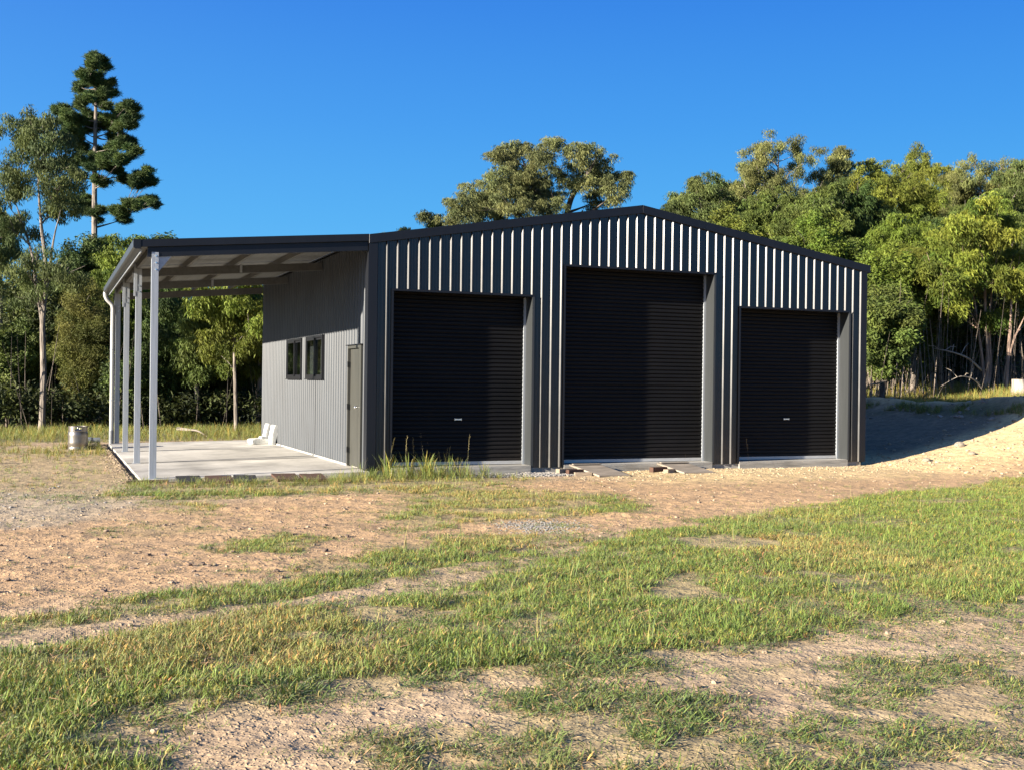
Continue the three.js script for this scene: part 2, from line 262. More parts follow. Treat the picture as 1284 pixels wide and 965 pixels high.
// ---------------------------------------------------------------- carport slab, poured in three bays
{
  const slab = new THREE.Group(); slab.name = 'concrete_slab'; scene.add(slab);
  tag(slab, 'pale concrete floor slab under the open side canopy', null, null, 'structure');
  const x0 = CX, x1 = -.012, yA = -.13, yB = -.07, bays = [[.13, -3.38], [-3.395, -6.77], [-6.785, -10.12]];
  bays.forEach(([a, b], i) => {
    const top = [[x0, yA, a], [x1, yB, a], [x1, yB, b], [x0, yA, b]], d = (p) => [p[0], -.34, p[2]], c = .012;
    const p = part(i ? `slab_panel_${String(i).padStart(3, '0')}` : 'slab_panel', quads([top]), M.conc, slab);
    if (i) part('joint_band', quads([[[x0, yA + .0012, a], [x1, yB + .0012, a], [x1, yB + .0012, a - .11], [x0, yA + .0012, a - .11]]]), M.concStain, slab);
    p.geometry.attributes.uv.array.forEach((v, k, arr) => { arr[k] = v + (k % 2 ? i * 1.37 : i * 2.11); });
    part(i ? `slab_edge_${String(i).padStart(3, '0')}` : 'slab_edge', quads([[d(top[0]), d(top[1]), top[1], top[0]], [d(top[1]), d(top[2]), top[2], top[1]], [d(top[2]), d(top[3]), top[3], top[2]], [d(top[3]), d(top[0]), top[0], top[3]]]), M.concSide, slab);
  });
  part('control_joint', merge([-3.3875, -6.7775].map((z) => box(3.6, .2, .016, -1.82, -.225, z))), M.rubber, slab).userData.kind = 'stuff';
}

// ---------------------------------------------------------------- the shed
const shed = thing('metal_shed', 'dark steel gable shed with three roller doors and an open side canopy', 'shed');
const dummyM = new THREE.Matrix4();
const PITCH = .1905, RIB0 = .289;
const PROFILE = [[-.0325, 0], [-.0125, .029], [.0125, .029], [.0325, 0], [.06, 0], [.064, .0028], [.074, .0028], [.078, 0], [.1125, 0], [.1165, .0028], [.1265, .0028], [.1305, 0]];
function profileAt(u) { let t = ((u - RIB0 + .0325) % PITCH + PITCH) % PITCH - .0325; for (let i = 0; i < PROFILE.length - 1; i++) if (t >= PROFILE[i][0] && t <= PROFILE[i + 1][0]) return lerp(PROFILE[i][1], PROFILE[i + 1][1], (t - PROFILE[i][0]) / (PROFILE[i + 1][0] - PROFILE[i][0])); return 0; }
function sheet(u0, u1, bot, top, place) {
  const us = [u0], k0 = Math.floor((u0 - RIB0) / PITCH) - 1, k1 = Math.ceil((u1 - RIB0) / PITCH) + 1;
  for (let k = k0; k <= k1; k++) for (const [t] of PROFILE) { const u = RIB0 + k * PITCH + t; if (u > u0 + 1e-4 && u < u1 - 1e-4) us.push(u); }
  us.push(u1);
  const q = [];
  for (let i = 0; i < us.length - 1; i++) { const a = us[i], b = us[i + 1], da = profileAt(a), db = profileAt(b); q.push([place(a, bot, da), place(b, bot, db), place(b, typeof top === 'function' ? top(b) : top, db), place(a, typeof top === 'function' ? top(a) : top, da)]); }
  const g = quads(q); if (Math.abs(place(0, 0, 0)[2] - place(1, 0, 0)[2]) < .1) return planarUV(g, frontUV); const uvA = g.attributes.uv.array, po = g.attributes.position.array;
  for (let i = 0; i < uvA.length / 2; i++) { uvA[2 * i] = po[3 * i] + po[3 * i + 2]; uvA[2 * i + 1] = po[3 * i + 1]; }
  return g;
}
const mainTop = (x) => x < RIDGE ? lerp(3.885, 4.735, x / RIDGE) : lerp(4.735, 3.905, (x - RIDGE) / RIDGE);   // top of barge
const canopyTop = (x) => 3.885 + x * .0855;
const DOORS = [[.39, 2.96, 2.965, true], [3.59, 6.72, 3.54, false], [7.31, 9.90, 2.93, true]];
{ // front wall: sheets of four ribs, cut round the doors
  const edges = new Set([.05, W - .05]); for (let k = 0, u = RIB0 + PITCH * .5 - .01; u < W - .1; u += PITCH * 4) edges.add(u);
  DOORS.forEach((d) => { edges.add(d[0]); edges.add(d[1]); });
  const E = [...edges].sort((a, b) => a - b);
  for (let i = 0; i < E.length - 1; i++) {
    const a = E[i], b = E[i + 1]; if (b - a < .012) continue;
    const m = (a + b) / 2, d = DOORS.find((q) => m > q[0] && m < q[1]);
    part('cladding_sheet', sheet(a, b, d ? d[2] : -.065, (x) => mainTop(x) - .1, (u, v, o) => [u, v, .004 + o]), M.darkSheet, shed);
  }
}
{ // side wall under the canopy: lighter grey sheets, lapped at mid height, cut round the windows and the door
  const H = [[.32, 1.25, -.1, 2.03], [3.27, 4.80, 1.46, 2.32], [5.25, 6.80, 1.46, 2.32]];
  const edges = new Set([.02, L]); for (let u = RIB0 + PITCH * 1.5; u < L - .1; u += PITCH * 4) edges.add(u); H.forEach((h) => { edges.add(h[0]); edges.add(h[1]); });
  const E = [...edges].sort((a, b) => a - b), topW = 3.80, place = (lift) => (u, v, o) => [-.004 - o * .8 - lift, v, -u];
  for (let i = 0; i < E.length - 1; i++) {
    const a = E[i], b = E[i + 1]; if (b - a < .012) continue; const m = (a + b) / 2, h = H.find((q) => m > q[0] && m < q[1]);
    const low = h ? (h[2] < 0 ? [[h[3], 2.78]] : [[-.045, h[2]], [h[3], 2.78]]) : [[-.045, 2.78]];
    for (const [y0, y1] of low) part('cladding_sheet', sheet(a, b, y0, y1, place(.003)), M.greySheet, shed);
    part('cladding_sheet', sheet(a, b, 2.70, topW, place(0)), M.greySheet, shed);
  }
  part('base_flashing', span(-.05, -.036, -.075, -.04, -L, -1.28), M.pvc, shed);
}
// back and far walls
part('rear_wall', sheet(.02, W - .02, -.3, (x) => mainTop(x) - .08, (u, v, o) => [u, v, -L - .004 - o]), M.darkSheet, shed);
part('far_wall', sheet(.02, L - .02, -.3, 3.82, (u, v, o) => [W + .004 + o, v, -u]), M.darkSheet, shed);
// corner and barge flashings
part('corner_flashing', merge([span(-.04, .11, -.07, 3.76, .036, .042), span(-.046, -.04, -.07, 3.58, -.16, .042)]), M.darkTrim, shed);
part('corner_flashing', merge([span(W - .10, W + .045, -.07, 3.76, .036, .042), span(W + .039, W + .045, -.07, 3.76, -.12, .036)]), M.darkTrim, shed);
const BARGE = .150;
part('barge_flashing', prism([[-.04, mainTop(-.04) - BARGE], [RIDGE, 4.735 - BARGE], [RIDGE, 4.735], [-.04, mainTop(-.04)]], -.12, .052, .004), M.darkTrim, shed);
part('barge_flashing', prism([[RIDGE + .001, 4.735 - BARGE], [W + .12, mainTop(W + .12) - BARGE], [W + .12, mainTop(W + .12)], [RIDGE + .001, 4.735]], -.12, .052, .004), M.darkTrim, shed);
part('barge_flashing', prism([[CX - .04, canopyTop(CX - .04) - .118], [-.046, canopyTop(-.046) - .118], [-.046, canopyTop(-.046) + .002], [CX - .04, canopyTop(CX - .04)]], -.1, .045, .004), M.darkTrim, shed);
part('ridge_cap', prism([[RIDGE - .2, 4.735 - .028], [RIDGE, 4.742], [RIDGE + .2, 4.735 - .028], [RIDGE + .2, 4.735 - .05], [RIDGE, 4.72], [RIDGE - .2, 4.735 - .05]], -L, -.13), M.darkTrim, shed);
for (const [xa, xb] of [[-.04, RIDGE], [RIDGE, W + .08]]) part('roof_sheet', prism([[xa, mainTop(xa) - .06], [xb, mainTop(xb) - .06], [xb, mainTop(xb) - .03], [xa, mainTop(xa) - .03]], -L - .05, -.125), M.darkTrim, shed);
part('gutter', prism([[W + .06, 3.74], [W + .17, 3.74], [W + .17, 3.87], [W + .06, 3.87]], -L, -.125, .006), M.darkTrim, shed);
// canopy: rafters, purlins, roof sheets, eaves gutter
for (let k = 0; k < 5; k++) { // sheets run down the slope; ribbed underside
  const z1 = -.105 - k * 2.0, z0 = Math.max(-L, z1 - 2.0), q = [], n = Math.round((z1 - z0) / .0635);
  const zz = (i) => lerp(z1, z0, i / n), dd = (i) => (i % 3 === 1 ? .026 : 0);
  for (let i = 0; i < n; i++) for (const up of [0, .004]) { const P = (x, i) => [x, canopyTop(x) - .045 + dd(i) + up, zz(i)]; q.push([P(CX - .03, i), P(-.05, i), P(-.05, i + 1), P(CX - .03, i + 1)]); }
  part('canopy_roof_sheet', quads(q), M.underside, shed);
}
const rafterZ = [0, -3.393, -6.786, -10.03];
rafterZ.forEach((z, i) => {
  const t = (x) => canopyTop(x) - (i ? .155 : .122), h = .15, x0 = -3.56, x1 = -.045;
  const web = prism([[x0, t(x0) - h], [x1, t(x1) - h], [x1, t(x1)], [x0, t(x0)]], z - .006, z + .006);
  const fl = (dy) => prism([[x0, t(x0) + dy], [x1, t(x1) + dy], [x1, t(x1) + dy + .008], [x0, t(x0) + dy + .008]], z - .066, z - .0061);
  part('rafter', merge([web, fl(-h), fl(-.008)]), i ? M.galvDull : M.darkTrim, shed);
  if (i === 1 || i === 2) { const xc = i === 1 ? -1.62 : -1.7; part('cleat', span(xc - .012, xc + .03, t(xc) - .135, t(xc) + .02, z + .0065, z + .055), M.galv, shed); }
});
for (const x of [-3.49, -2.62, -1.75, -.88]) { const y = canopyTop(x) - .048; part('purlin', merge([span(x - .004, x + .004, y - .105, y, -L + .02, -.11), span(x, x + .05, y - .105, y - .099, -L + .02, -.11), span(x, x + .05, y - .006, y, -L + .02, -.11)]), M.galvDull, shed); }
{
  const y = canopyTop(CX);
  const g = [[CX - .042, y + .002], [CX - .15, y - .004], [CX - .155, y - .012], [CX - .155, y - .125], [CX - .13, y - .15], [CX - .042, y - .15]];
  part('gutter', prism(g, -L - .02, .045, .004), M.greyTrim, shed);
  part('gutter_end_cap', prism(g.map(([a, b]) => [a, b]), .0455, .05), M.darkTrim, shed);
  part('fascia_strip', span(CX - .04, CX - .022, y - .19, y - .02, -L, -.102), M.galv, shed);
  // white downpipe with a swan-neck and a grey sleeve at the foot
  const dx = CX - .1, z = -9.98, V = (a, b, c) => new THREE.Vector3(a, b, c);
  const path = new THREE.CatmullRomCurve3([V(dx - .02, y - .12, z), V(dx - .02, y - .2, z), V(dx + .02, y - .3, z), V(dx + .13, y - .42, z), V(dx + .15, y - .5, z), V(dx + .15, y - .62, z)]);
  const dp = part('downpipe', merge([new THREE.TubeGeometry(path, 24, .048, 14, false), new THREE.CylinderGeometry(.048, .048, y - .6 + .02, 18, 1).translate(dx + .15, (y - .6 - .02) / 2, z)]), M.pvc, shed, 'white round downpipe at the far canopy corner');
  part('sleeve', new THREE.CylinderGeometry(.056, .056, .34, 18).translate(dx + .15, .02, z), M.pvcGrey, dp);
  for (const yy of [.9, 2.1]) part('bracket', new THREE.TorusGeometry(.051, .008, 5, 18).rotateX(Math.PI / 2).translate(dx + .15, yy, z), M.galv, dp);
}
// canopy posts: folded galvanised channel, base plate, bolts, and a gusset on the front one
{
  const yb = -.128, bolt = new THREE.CylinderGeometry(.013, .013, .014, 6).rotateX(Math.PI / 2);
  rafterZ.forEach((z, i) => {
    const px = -3.446, top = canopyTop(px) - (i ? .16 : .2), zc = i === 3 ? -10.03 : z, w = .104, d = .075, f = (x0, x1, z0, z1, y0 = yb, y1 = top) => span(x0, x1, y0, y1, z0, z1);
    const post = part('canopy_post', merge([f(px - w / 2, px + w / 2, zc + .01, zc + .014), f(px - w / 2, px - w / 2 + .004, zc - d, zc + .0098), f(px + w / 2 - .004, px + w / 2, zc - d, zc + .0098), f(px - w / 2 + .0041, px - w / 2 + .02, zc - d, zc - d + .004), f(px + w / 2 - .02, px + w / 2 - .0041, zc - d, zc - d + .004)]), M.galv, shed);
    part('base_plate', span(px - .075, px + .075, yb - .004, yb + .008, zc - d - .03, zc + .03), M.galv, post);
    if (i) part('post_head', merge([f(px - .085, px - .055, zc - .05, zc + .02, top - .5, top + .1), f(px - .055, px - .03, zc + .0145, zc + .02, top - .42, top + .1)]), M.galv, post);
    for (let k = 0; k < (i ? 2 : 3); k++) part('bolt', bolt.clone().translate(px + (i ? .01 : .012), top - .06 - k * .105 - (i ? .25 : 0), zc + .021), M.chrome, post);
    if (!i) part('gusset_plate', prism([[px + .054, top + .045], [px + .30, top + .066], [px + .27, top - .02], [px + .054, top - .30]], zc - .02, zc - .012), M.galv, post);
  });
}
// shed slab, visible as a light sill in the doorways
part('floor_slab', merge([span(.03, W - .03, -.32, -.022, -L, -.002), ...DOORS.map((d) => span(d[0] + .012, d[1] - .012, -.30, -.0225, -.0015, .05))]), M.concSide, shed);
// roller doors, set back behind flashed jambs
DOORS.forEach(([x0, x1, h, handle], i) => {
  const back = -.285, a = x0 + .02, b = x1 - .02, q = [], step = .0725, N = Math.ceil((h + .25) / step), seg = 10;
  for (let k = 0; k < N; k++) for (let s = 0; s < seg; s++) {
    const Y = (t) => .045 + (k + t) * step, Zp = (t) => back + .006 + 0.0085 * Math.sin(2 * Math.PI * t) + .0042 * Math.sin(4 * Math.PI * t + 1.1);
    const t0 = s / seg, t1 = (s + 1) / seg;
    q.push([[a - .06, Y(t0), Zp(t0)], [b + .06, Y(t0), Zp(t0)], [b + .06, Y(t1), Zp(t1)], [a - .06, Y(t1), Zp(t1)]]);
  }
  const door = part('roller_door', planarUV(quads(q), frontUV), M.curtain, shed, ['near black roller door left of the tall door, lift handle low down', 'tall central near black roller door', 'near black roller door at the right, lift handle low down'][i]);
  part('bottom_rail', span(a - .02, b + .02, -.012, .045, back - .01, back + .028), M.pvc, door);
  for (const s of [0, 1]) { const gx = s ? b - .03 : a - .03; part('guide', merge([span(gx, gx + .06, -.0215, h + .1, back + .03, back + .036), span(s ? gx : gx + .054, s ? gx + .006 : gx + .06, -.0215, h + .1, back - .02, back + .0299)]), M.galv, door); }
  if (handle) part('lift_handle', merge([span((x0 + x1) / 2 - .055, (x0 + x1) / 2 + .055, .772, .795, back + .03, back + .05), span((x0 + x1) / 2 - .066, (x0 + x1) / 2 - .0551, .765, .802, back + .014, back + .05), span((x0 + x1) / 2 + .0551, (x0 + x1) / 2 + .066, .765, .802, back + .014, back + .05)]), M.chrome, door);
  for (const s of [0, 1]) { const jx = s ? x1 : x0; part('door_jamb', merge([span(s ? jx - .012 : jx, s ? jx : jx + .012, -.0215, h, back + .04, .036), span(s ? jx - .006 : jx - .03, s ? jx + .03 : jx + .006, -.062, h + .0, .0362, .040)]), s ? M.jamb : M.darkTrim, shed); }
  part('door_head', merge([span(x0, x1, h - .012, h, back + .02, .036), span(x0 - .03, x1 + .03, h - .008, h + .028, .0401, .043)]), M.darkTrim, shed);
  part('head_panel', span(x0 - .1, x1 + .1, h - .02, h + .5, back - .42, back - .40), M.dark, shed);
});
// aluminium sliding windows in the side wall
for (const [z0, z1, lab] of [[-4.80, -3.27, 'black sliding window nearer the personal door'], [-6.80, -5.25, 'black sliding window farther from the personal door']]) {
  const y0 = 1.46, y1 = 2.32, zm = (z0 + z1) / 2, bar = (a, b, c, d, xo, xi) => span(xo, xi, a, b, c, d);
  const w = part('window_frame', merge([bar(y0, y0 + .045, z0, z1, -.062, .03), bar(y1 - .045, y1, z0, z1, -.062, .03), bar(y0 + .0451, y1 - .0451, z0, z0 + .045, -.062, .03), bar(y0 + .0451, y1 - .0451, z1 - .045, z1, -.062, .03), bar(y0 - .015, y0 - .001, z0 - .02, z1 + .02, -.075, -.03)]), M.frame, shed, lab);
  [[z0 + .046, zm + .02, -.045], [zm - .02, z1 - .046, -.015]].forEach(([a, b, x]) => {
    part('sash', merge([span(x - .01, x + .01, y0 + .046, y0 + .085, a, b), span(x - .01, x + .01, y1 - .085, y1 - .046, a, b), span(x - .01, x + .01, y0 + .0851, y1 - .0851, a, a + .035), span(x - .01, x + .01, y0 + .0851, y1 - .0851, b - .035, b)]), M.frame, w);
    part('pane', span(x - .002, x + .002, y0 + .085, y1 - .085, a + .035, b - .035), M.glass, w);
  });
}
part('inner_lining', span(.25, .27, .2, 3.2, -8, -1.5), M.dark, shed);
{ // personal door
  const d = part('entry_door', span(-.012, .028, -.055, 1.985, -1.205, -.50), M.doorLeaf, shed, 'olive grey personal door under the canopy');
  part('door_frame', merge([span(-.06, .03, -.06, 2.045, -1.25, -1.21), span(-.06, .03, -.06, 2.045, -.47, -.32), span(-.06, .03, 1.995, 2.045, -1.2099, -.4701)]), M.doorLeaf, d);
  part('drip_cap', span(-.085, -.004, 2.047, 2.062, -1.3, -.29), M.frame, d);
  part('door_knob', merge([new THREE.SphereGeometry(.03, 14, 10).scale(1, 1, 1).translate(-.085, .98, -.56), new THREE.CylinderGeometry(.012, .012, .06, 10).rotateZ(Math.PI / 2).translate(-.05, .98, -.56), new THREE.CylinderGeometry(.032, .032, .008, 14).rotateZ(Math.PI / 2).translate(-.016, .98, -.56)]), M.chrome, d);
  for (const y of [.22, .98, 1.72]) part('hinge', span(-.07, -.0605, y - .05, y + .05, -1.225, -1.19), M.frame, d);
}
{ // roofing screws along the girts
  const spots = []; for (const y of [.25, 1.35, 2.45, 3.3]) for (let k = 0; k * PITCH + RIB0 < W - .1; k++) { const x = RIB0 + (k + .5) * PITCH; if (k % 2 || DOORS.some((d) => x > d[0] - .05 && x < d[1] + .05 && y < d[2] + .04)) continue; spots.push([x, y]); }
  const im = new THREE.InstancedMesh(new THREE.CylinderGeometry(.007, .008, .008, 6).rotateX(Math.PI / 2), M.darkTrim, spots.length); im.name = 'screws'; im.userData.kind = 'stuff';
  spots.forEach(([x, y], i) => { dummyM.makeTranslation(x, y, .009); im.setMatrixAt(i, dummyM); }); shed.add(im);
}
// ---------------------------------------------------------------- loose things round the shed
{
  const y = height(-4.35, -8.2);
  const keg = thing('beer_keg', 'silver steel keg standing in the grass beside the canopy', 'keg', [-4.35, y - .02, -8.2]);
  const prof = [[.0, .03], [.15, .03], [.19, .0], [.205, .0], [.207, .07], [.195, .085], [.197, .1], [.207, .15], [.212, .19], [.207, .21], [.207, .33], [.212, .35], [.207, .37], [.2, .42], [.17, .455], [.05, .475], [0, .475]];
  part('body', new THREE.LatheGeometry(prof.map(([a, b]) => new THREE.Vector2(a, b)), 32), M.keg, keg);
  const rim = new THREE.Shape(); // top chime with two hand holes
  const chime = []; for (let i = 0; i < 32; i++) { const a0 = i / 32 * 2 * Math.PI, a1 = (i + 1) / 32 * 2 * Math.PI, hole = (i % 16) > 5 && (i % 16) < 10; const P = (a, r, yy) => [Math.cos(a) * r, yy, Math.sin(a) * r]; for (const [ya, yb] of hole ? [[.43, .455], [.515, .545]] : [[.43, .545]]) { chime.push([P(a0, .198, ya), P(a1, .198, ya), P(a1, .2, yb), P(a0, .2, yb)], [P(a0, .19, ya), P(a1, .19, ya), P(a1, .19, yb), P(a0, .19, yb)], [P(a0, .19, yb), P(a1, .19, yb), P(a1, .2, yb), P(a0, .2, yb)]); } }
  part('top_chime', quads(chime), M.keg, keg);
  part('valve', new THREE.CylinderGeometry(.035, .04, .03, 16).translate(0, .485, 0), M.chrome, keg);
}
{
  const p = at(128, 555, 26.2), t = thing('drain_pipe', 'short grey drain pipe lying beside the downpipe foot', 'pipe', [-3.98, height(-4, -9.6) + .13, -9.55]);
  part('pipe', new THREE.LatheGeometry([[.05, -.14], [.075, -.14], [.075, .14], [.05, .14], [.05, -.14]].map(([a, b]) => new THREE.Vector2(a, b)), 20).rotateZ(Math.PI / 2), M.pvcGrey, t);
  part('collar', new THREE.LatheGeometry([[.075, .05], [.088, .05], [.088, .15], [.075, .15]].map(([a, b]) => new THREE.Vector2(a, b)), 20).rotateZ(Math.PI / 2), M.pvcGrey, t);
}
function rock(seed, sx, sy, sz, detail = 3) { const g = new THREE.IcosahedronGeometry(1, detail), p = g.attributes.position, o = seed * 7.3; for (let i = 0; i < p.count; i++) { const x = p.getX(i), y = p.getY(i), z = p.getZ(i); const r = .78 + .34 * fbm(x * 1.3 + o + z, y * 1.3 + o - z * .7, 3) + .12 * Math.round(2 * fbm(x * 2 + o, z * 2 + y, 2)) / 2; p.setXYZ(i, x * r * sx, Math.max(-.5, y * r) * sy, z * r * sz); } g.computeVertexNormals(); return g; }
tag(part('concrete_lump', rock(3, .15, .09, .12), M.stone), 'pale lump of spilt concrete under the drain pipe', 'concrete lump').position.set(-3.98, height(-4, -9.3) + .01, -9.4);
{ // offcuts of white foam by the shed wall
  const foamBox = (w, h, d, s) => { const g = new THREE.BoxGeometry(w, h, d, 8, 4, 6), p = g.attributes.position; for (let i = 0; i < p.count; i++) { const x = p.getX(i), y = p.getY(i), z = p.getZ(i), n = .02 * (fbm(x * 9 + s, z * 9 + y * 7, 2) - .5); const k = 1 - .10 * Math.pow(Math.abs(2 * x / w), 6) * Math.pow(Math.abs(2 * y / h), 6); p.setXYZ(i, x * k + n, y * k + n, z * k + n); } g.computeVertexNormals(); return g; };
  const a = thing('foam_block', 'white foam block lying flat on the slab by the wall', 'foam block', [-.36, -.072 + .065, -8.3], .2); part('block', foamBox(.50, .13, .32, 1), M.foam, a); part('chipped_corner', foamBox(.16, .06, .14, 5).translate(.1, .085, -.05), M.foam, a);
  const b = thing('foam_slab', 'white foam slab leaning on the shed wall, nearer the door', 'foam slab', [-.10, -.072 + .225, -8.05], .1); b.rotation.z = -.16; part('slab', foamBox(.11, .46, .30, 2), M.foam, b);
  const c = thing('foam_slab', 'white foam slab leaning on the shed wall behind the front one', 'foam slab', [-.11, -.072 + .225, -8.85], .05); c.rotation.z = -.18; part('slab', foamBox(.10, .46, .28, 3), M.foam, c);
}
{ // flat pavers along the slab edge
  const R = rngOf(5);
  [[-2.95, 'black', 'black flat paver beside the leftmost rust brown paver', M.black, .36], [-2.50, 'rust', 'rust brown flat paver left of the middle gap in the row', M.rust, .40], [-2.10, 'black', 'black flat paver between the rust pavers and the gap', M.black, .34], [-1.46, 'rust', 'dark rust paver just right of the gap in the row', M.rust, .38], [-1.04, 'rust', 'reddish paver at the shed end of the row', M.rust, .36]].forEach(([x, n, lab, m, w]) => {
    const g = new THREE.BoxGeometry(w, .04, .46, 4, 1, 4), p = g.attributes.position; for (let i = 0; i < p.count; i++) p.setY(i, p.getY(i) + .008 * (R() - .5));
    g.computeVertexNormals();
    const o = tag(part('paver', g, m), lab, 'paver', 'pavers along the slab edge'); o.position.set(x, height(x, .52) + .05, .50 + .06 * (R() - .5)); o.rotation.set(.12, (R() - .5) * .16, (R() - .5) * .05);
  });
  const pl = tag(part('timber_plank', box(.62, .035, .12), M.woodDark), 'dark weathered plank on the ground at the slab corner', 'plank'); pl.position.set(-3.55, height(-3.55, .3) + .03, .28); pl.rotation.y = .05;
}
{ // boards laid as ramps up to the middle door, on timber blocks
  const ramp = (x0, x1, z, lab, skew) => {
    const t = thing('ramp_board', lab, 'ramp board', [x0, 0, .05]);
    const y0 = -.012, y1 = -.135, n = 4, w = (x1 - x0) / n;
    for (let i = 0; i < 1; i++) part('board', quads((() => { const P = (u, v, dy) => [u * (x1 - x0) + skew * v, lerp(y0, y1, v) + dy, v * z]; const q = []; q.push([P(0, 0, 0), P(1, 0, 0), P(1, 1, 0), P(0, 1, 0)], [P(0, 1, 0), P(1, 1, 0), P(1, 1, -.03), P(0, 1, -.03)], [P(0, 0, 0), P(0, 1, 0), P(0, 1, -.03), P(0, 0, -.03)], [P(1, 1, 0), P(1, 0, 0), P(1, 0, -.03), P(1, 1, -.03)], [P(0, 1, -.03), P(1, 1, -.03), P(1, 0, -.03), P(0, 0, -.03)]); return q; })()), M.woodGrey, t);
    part('cross_batten', box((x1 - x0) * .96, .016, .07, (x1 - x0) / 2 + skew * .1, y0 + .006, .1), M.woodGrey, t);
  };
  ramp(3.70, 4.28, 1.0, 'grey board ramp at the left end of the tall roller door', .1);
  ramp(5.50, 6.12, .82, 'grey board ramp at the right half of the tall roller door', .1);
  [[3.52, .32, .1, .42, 'short timber block under the outer edge of the left ramp', .3], [3.60, .52, .09, .34, 'timber offcut lying beside the left ramp foot', .15], [3.62, .78, .07, .3, 'thin timber offcut nearest the left ramp toe', -.2], [5.36, .36, .09, .36, 'timber block beside the right ramp', .25], [5.46, .6, .07, .3, 'broken brown offcut at the right ramp toe', .5]].forEach(([x, z, h, l, lab, r], i) => { const g = box(l, h, .1); const o = tag(part('timber_offcut', g, i % 2 ? M.rust : M.wood), lab, 'timber offcut'); o.position.set(x, height(x, z) + h / 2 - .005, z); o.rotation.y = r; });
}
[[13.9, 1.2, .14, .1, .13, 'large pale rock on the sunlit slope right of the shed'], [13.55, 1.55, .08, .06, .09, 'small pale stone just below the large slope rock'], [12.95, -.1, .12, .09, .1, 'pale rock at the shadow edge on the slope'], [11.4, .6, .09, .06, .08, 'brownish clod low on the slope by the shed'], [12.4, .8, .07, .05, .08, 'pale clod halfway up the sunlit slope']].forEach(([x, z, a, b, c, lab], i) => tag(part('rock', rock(11 + i, a, b, c), M.stone), lab, 'rock').position.set(x, height(x, z) + b * .3, z));
{
  const s = thing('tree_stump', 'pale sawn stump at the forest edge', 'stump', [22.3, height(22.3, -7.3) - .05, -7.3]);
  part('trunk', tubeGeo([[0, 0, 0], [.01, .12, 0], [.0, .35, .01], [0, .56, 0]], [.34, .25, .22, .215], 14), M.barkPale, s); part('cut_face', new THREE.CylinderGeometry(.214, .214, .012, 14).translate(0, .562, 0), M.deadwood, s);
}

// ---------------------------------------------------------------- foliage
function leafSpray(seed, n, len, wid, rad, droop, flat = 1, tone = .22) {
  const R = rngOf(seed), p = [], c = [], v = new THREE.Vector3(), ax = new THREE.Vector3(), sd = new THREE.Vector3();
  for (let i = 0; i < n; i++) {
    const th = R() * 2 * Math.PI, ph = Math.acos(2 * R() - 1), r = rad * Math.cbrt(R());
    v.set(Math.sin(ph) * Math.cos(th) * r, Math.cos(ph) * r * flat, Math.sin(ph) * Math.sin(th) * r);
    ax.set(R() - .5, (R() - .5) * .7 - droop, R() - .5).normalize(); sd.set(R() - .5, R() - .5, R() - .5).cross(ax).normalize();
    const l = len * (.7 + .6 * R()), w = wid * (.7 + .6 * R()) / 2, t = 1 - tone + 2 * tone * R(), b = [v.x, v.y, v.z], m = [v.x + ax.x * l * .45, v.y + ax.y * l * .45, v.z + ax.z * l * .45], e = [v.x + ax.x * l, v.y + ax.y * l - l * .12, v.z + ax.z * l];
    const q = [m[0] + sd.x * w, m[1] + sd.y * w, m[2] + sd.z * w], s = [m[0] - sd.x * w, m[1] - sd.y * w, m[2] - sd.z * w];
    p.push(...b, ...q, ...e, ...b, ...e, ...s); for (let k = 0; k < 6; k++) c.push(t, t, t * .96);
  }
  const g = new THREE.BufferGeometry(); g.setAttribute('position', new THREE.Float32BufferAttribute(p, 3)); g.setAttribute('color', new THREE.Float32BufferAttribute(c, 3)); g.computeVertexNormals(); return g;
}
const SPRAY = { gum: leafSpray(1, 42, .125, .029, .21, .4), gumFine: leafSpray(2, 34, .12, .026, .21, .55), bush: leafSpray(3, 40, .10, .042, .21, .15), needle: leafSpray(4, 60, .23, .019, .12, -.3, .9), wattle: leafSpray(5, 60, .10, .018, .22, .2), scrub: leafSpray(6, 46, .14, .06, .34, .15) };
const dummy = new THREE.Object3D(), tmpC = new THREE.Color();
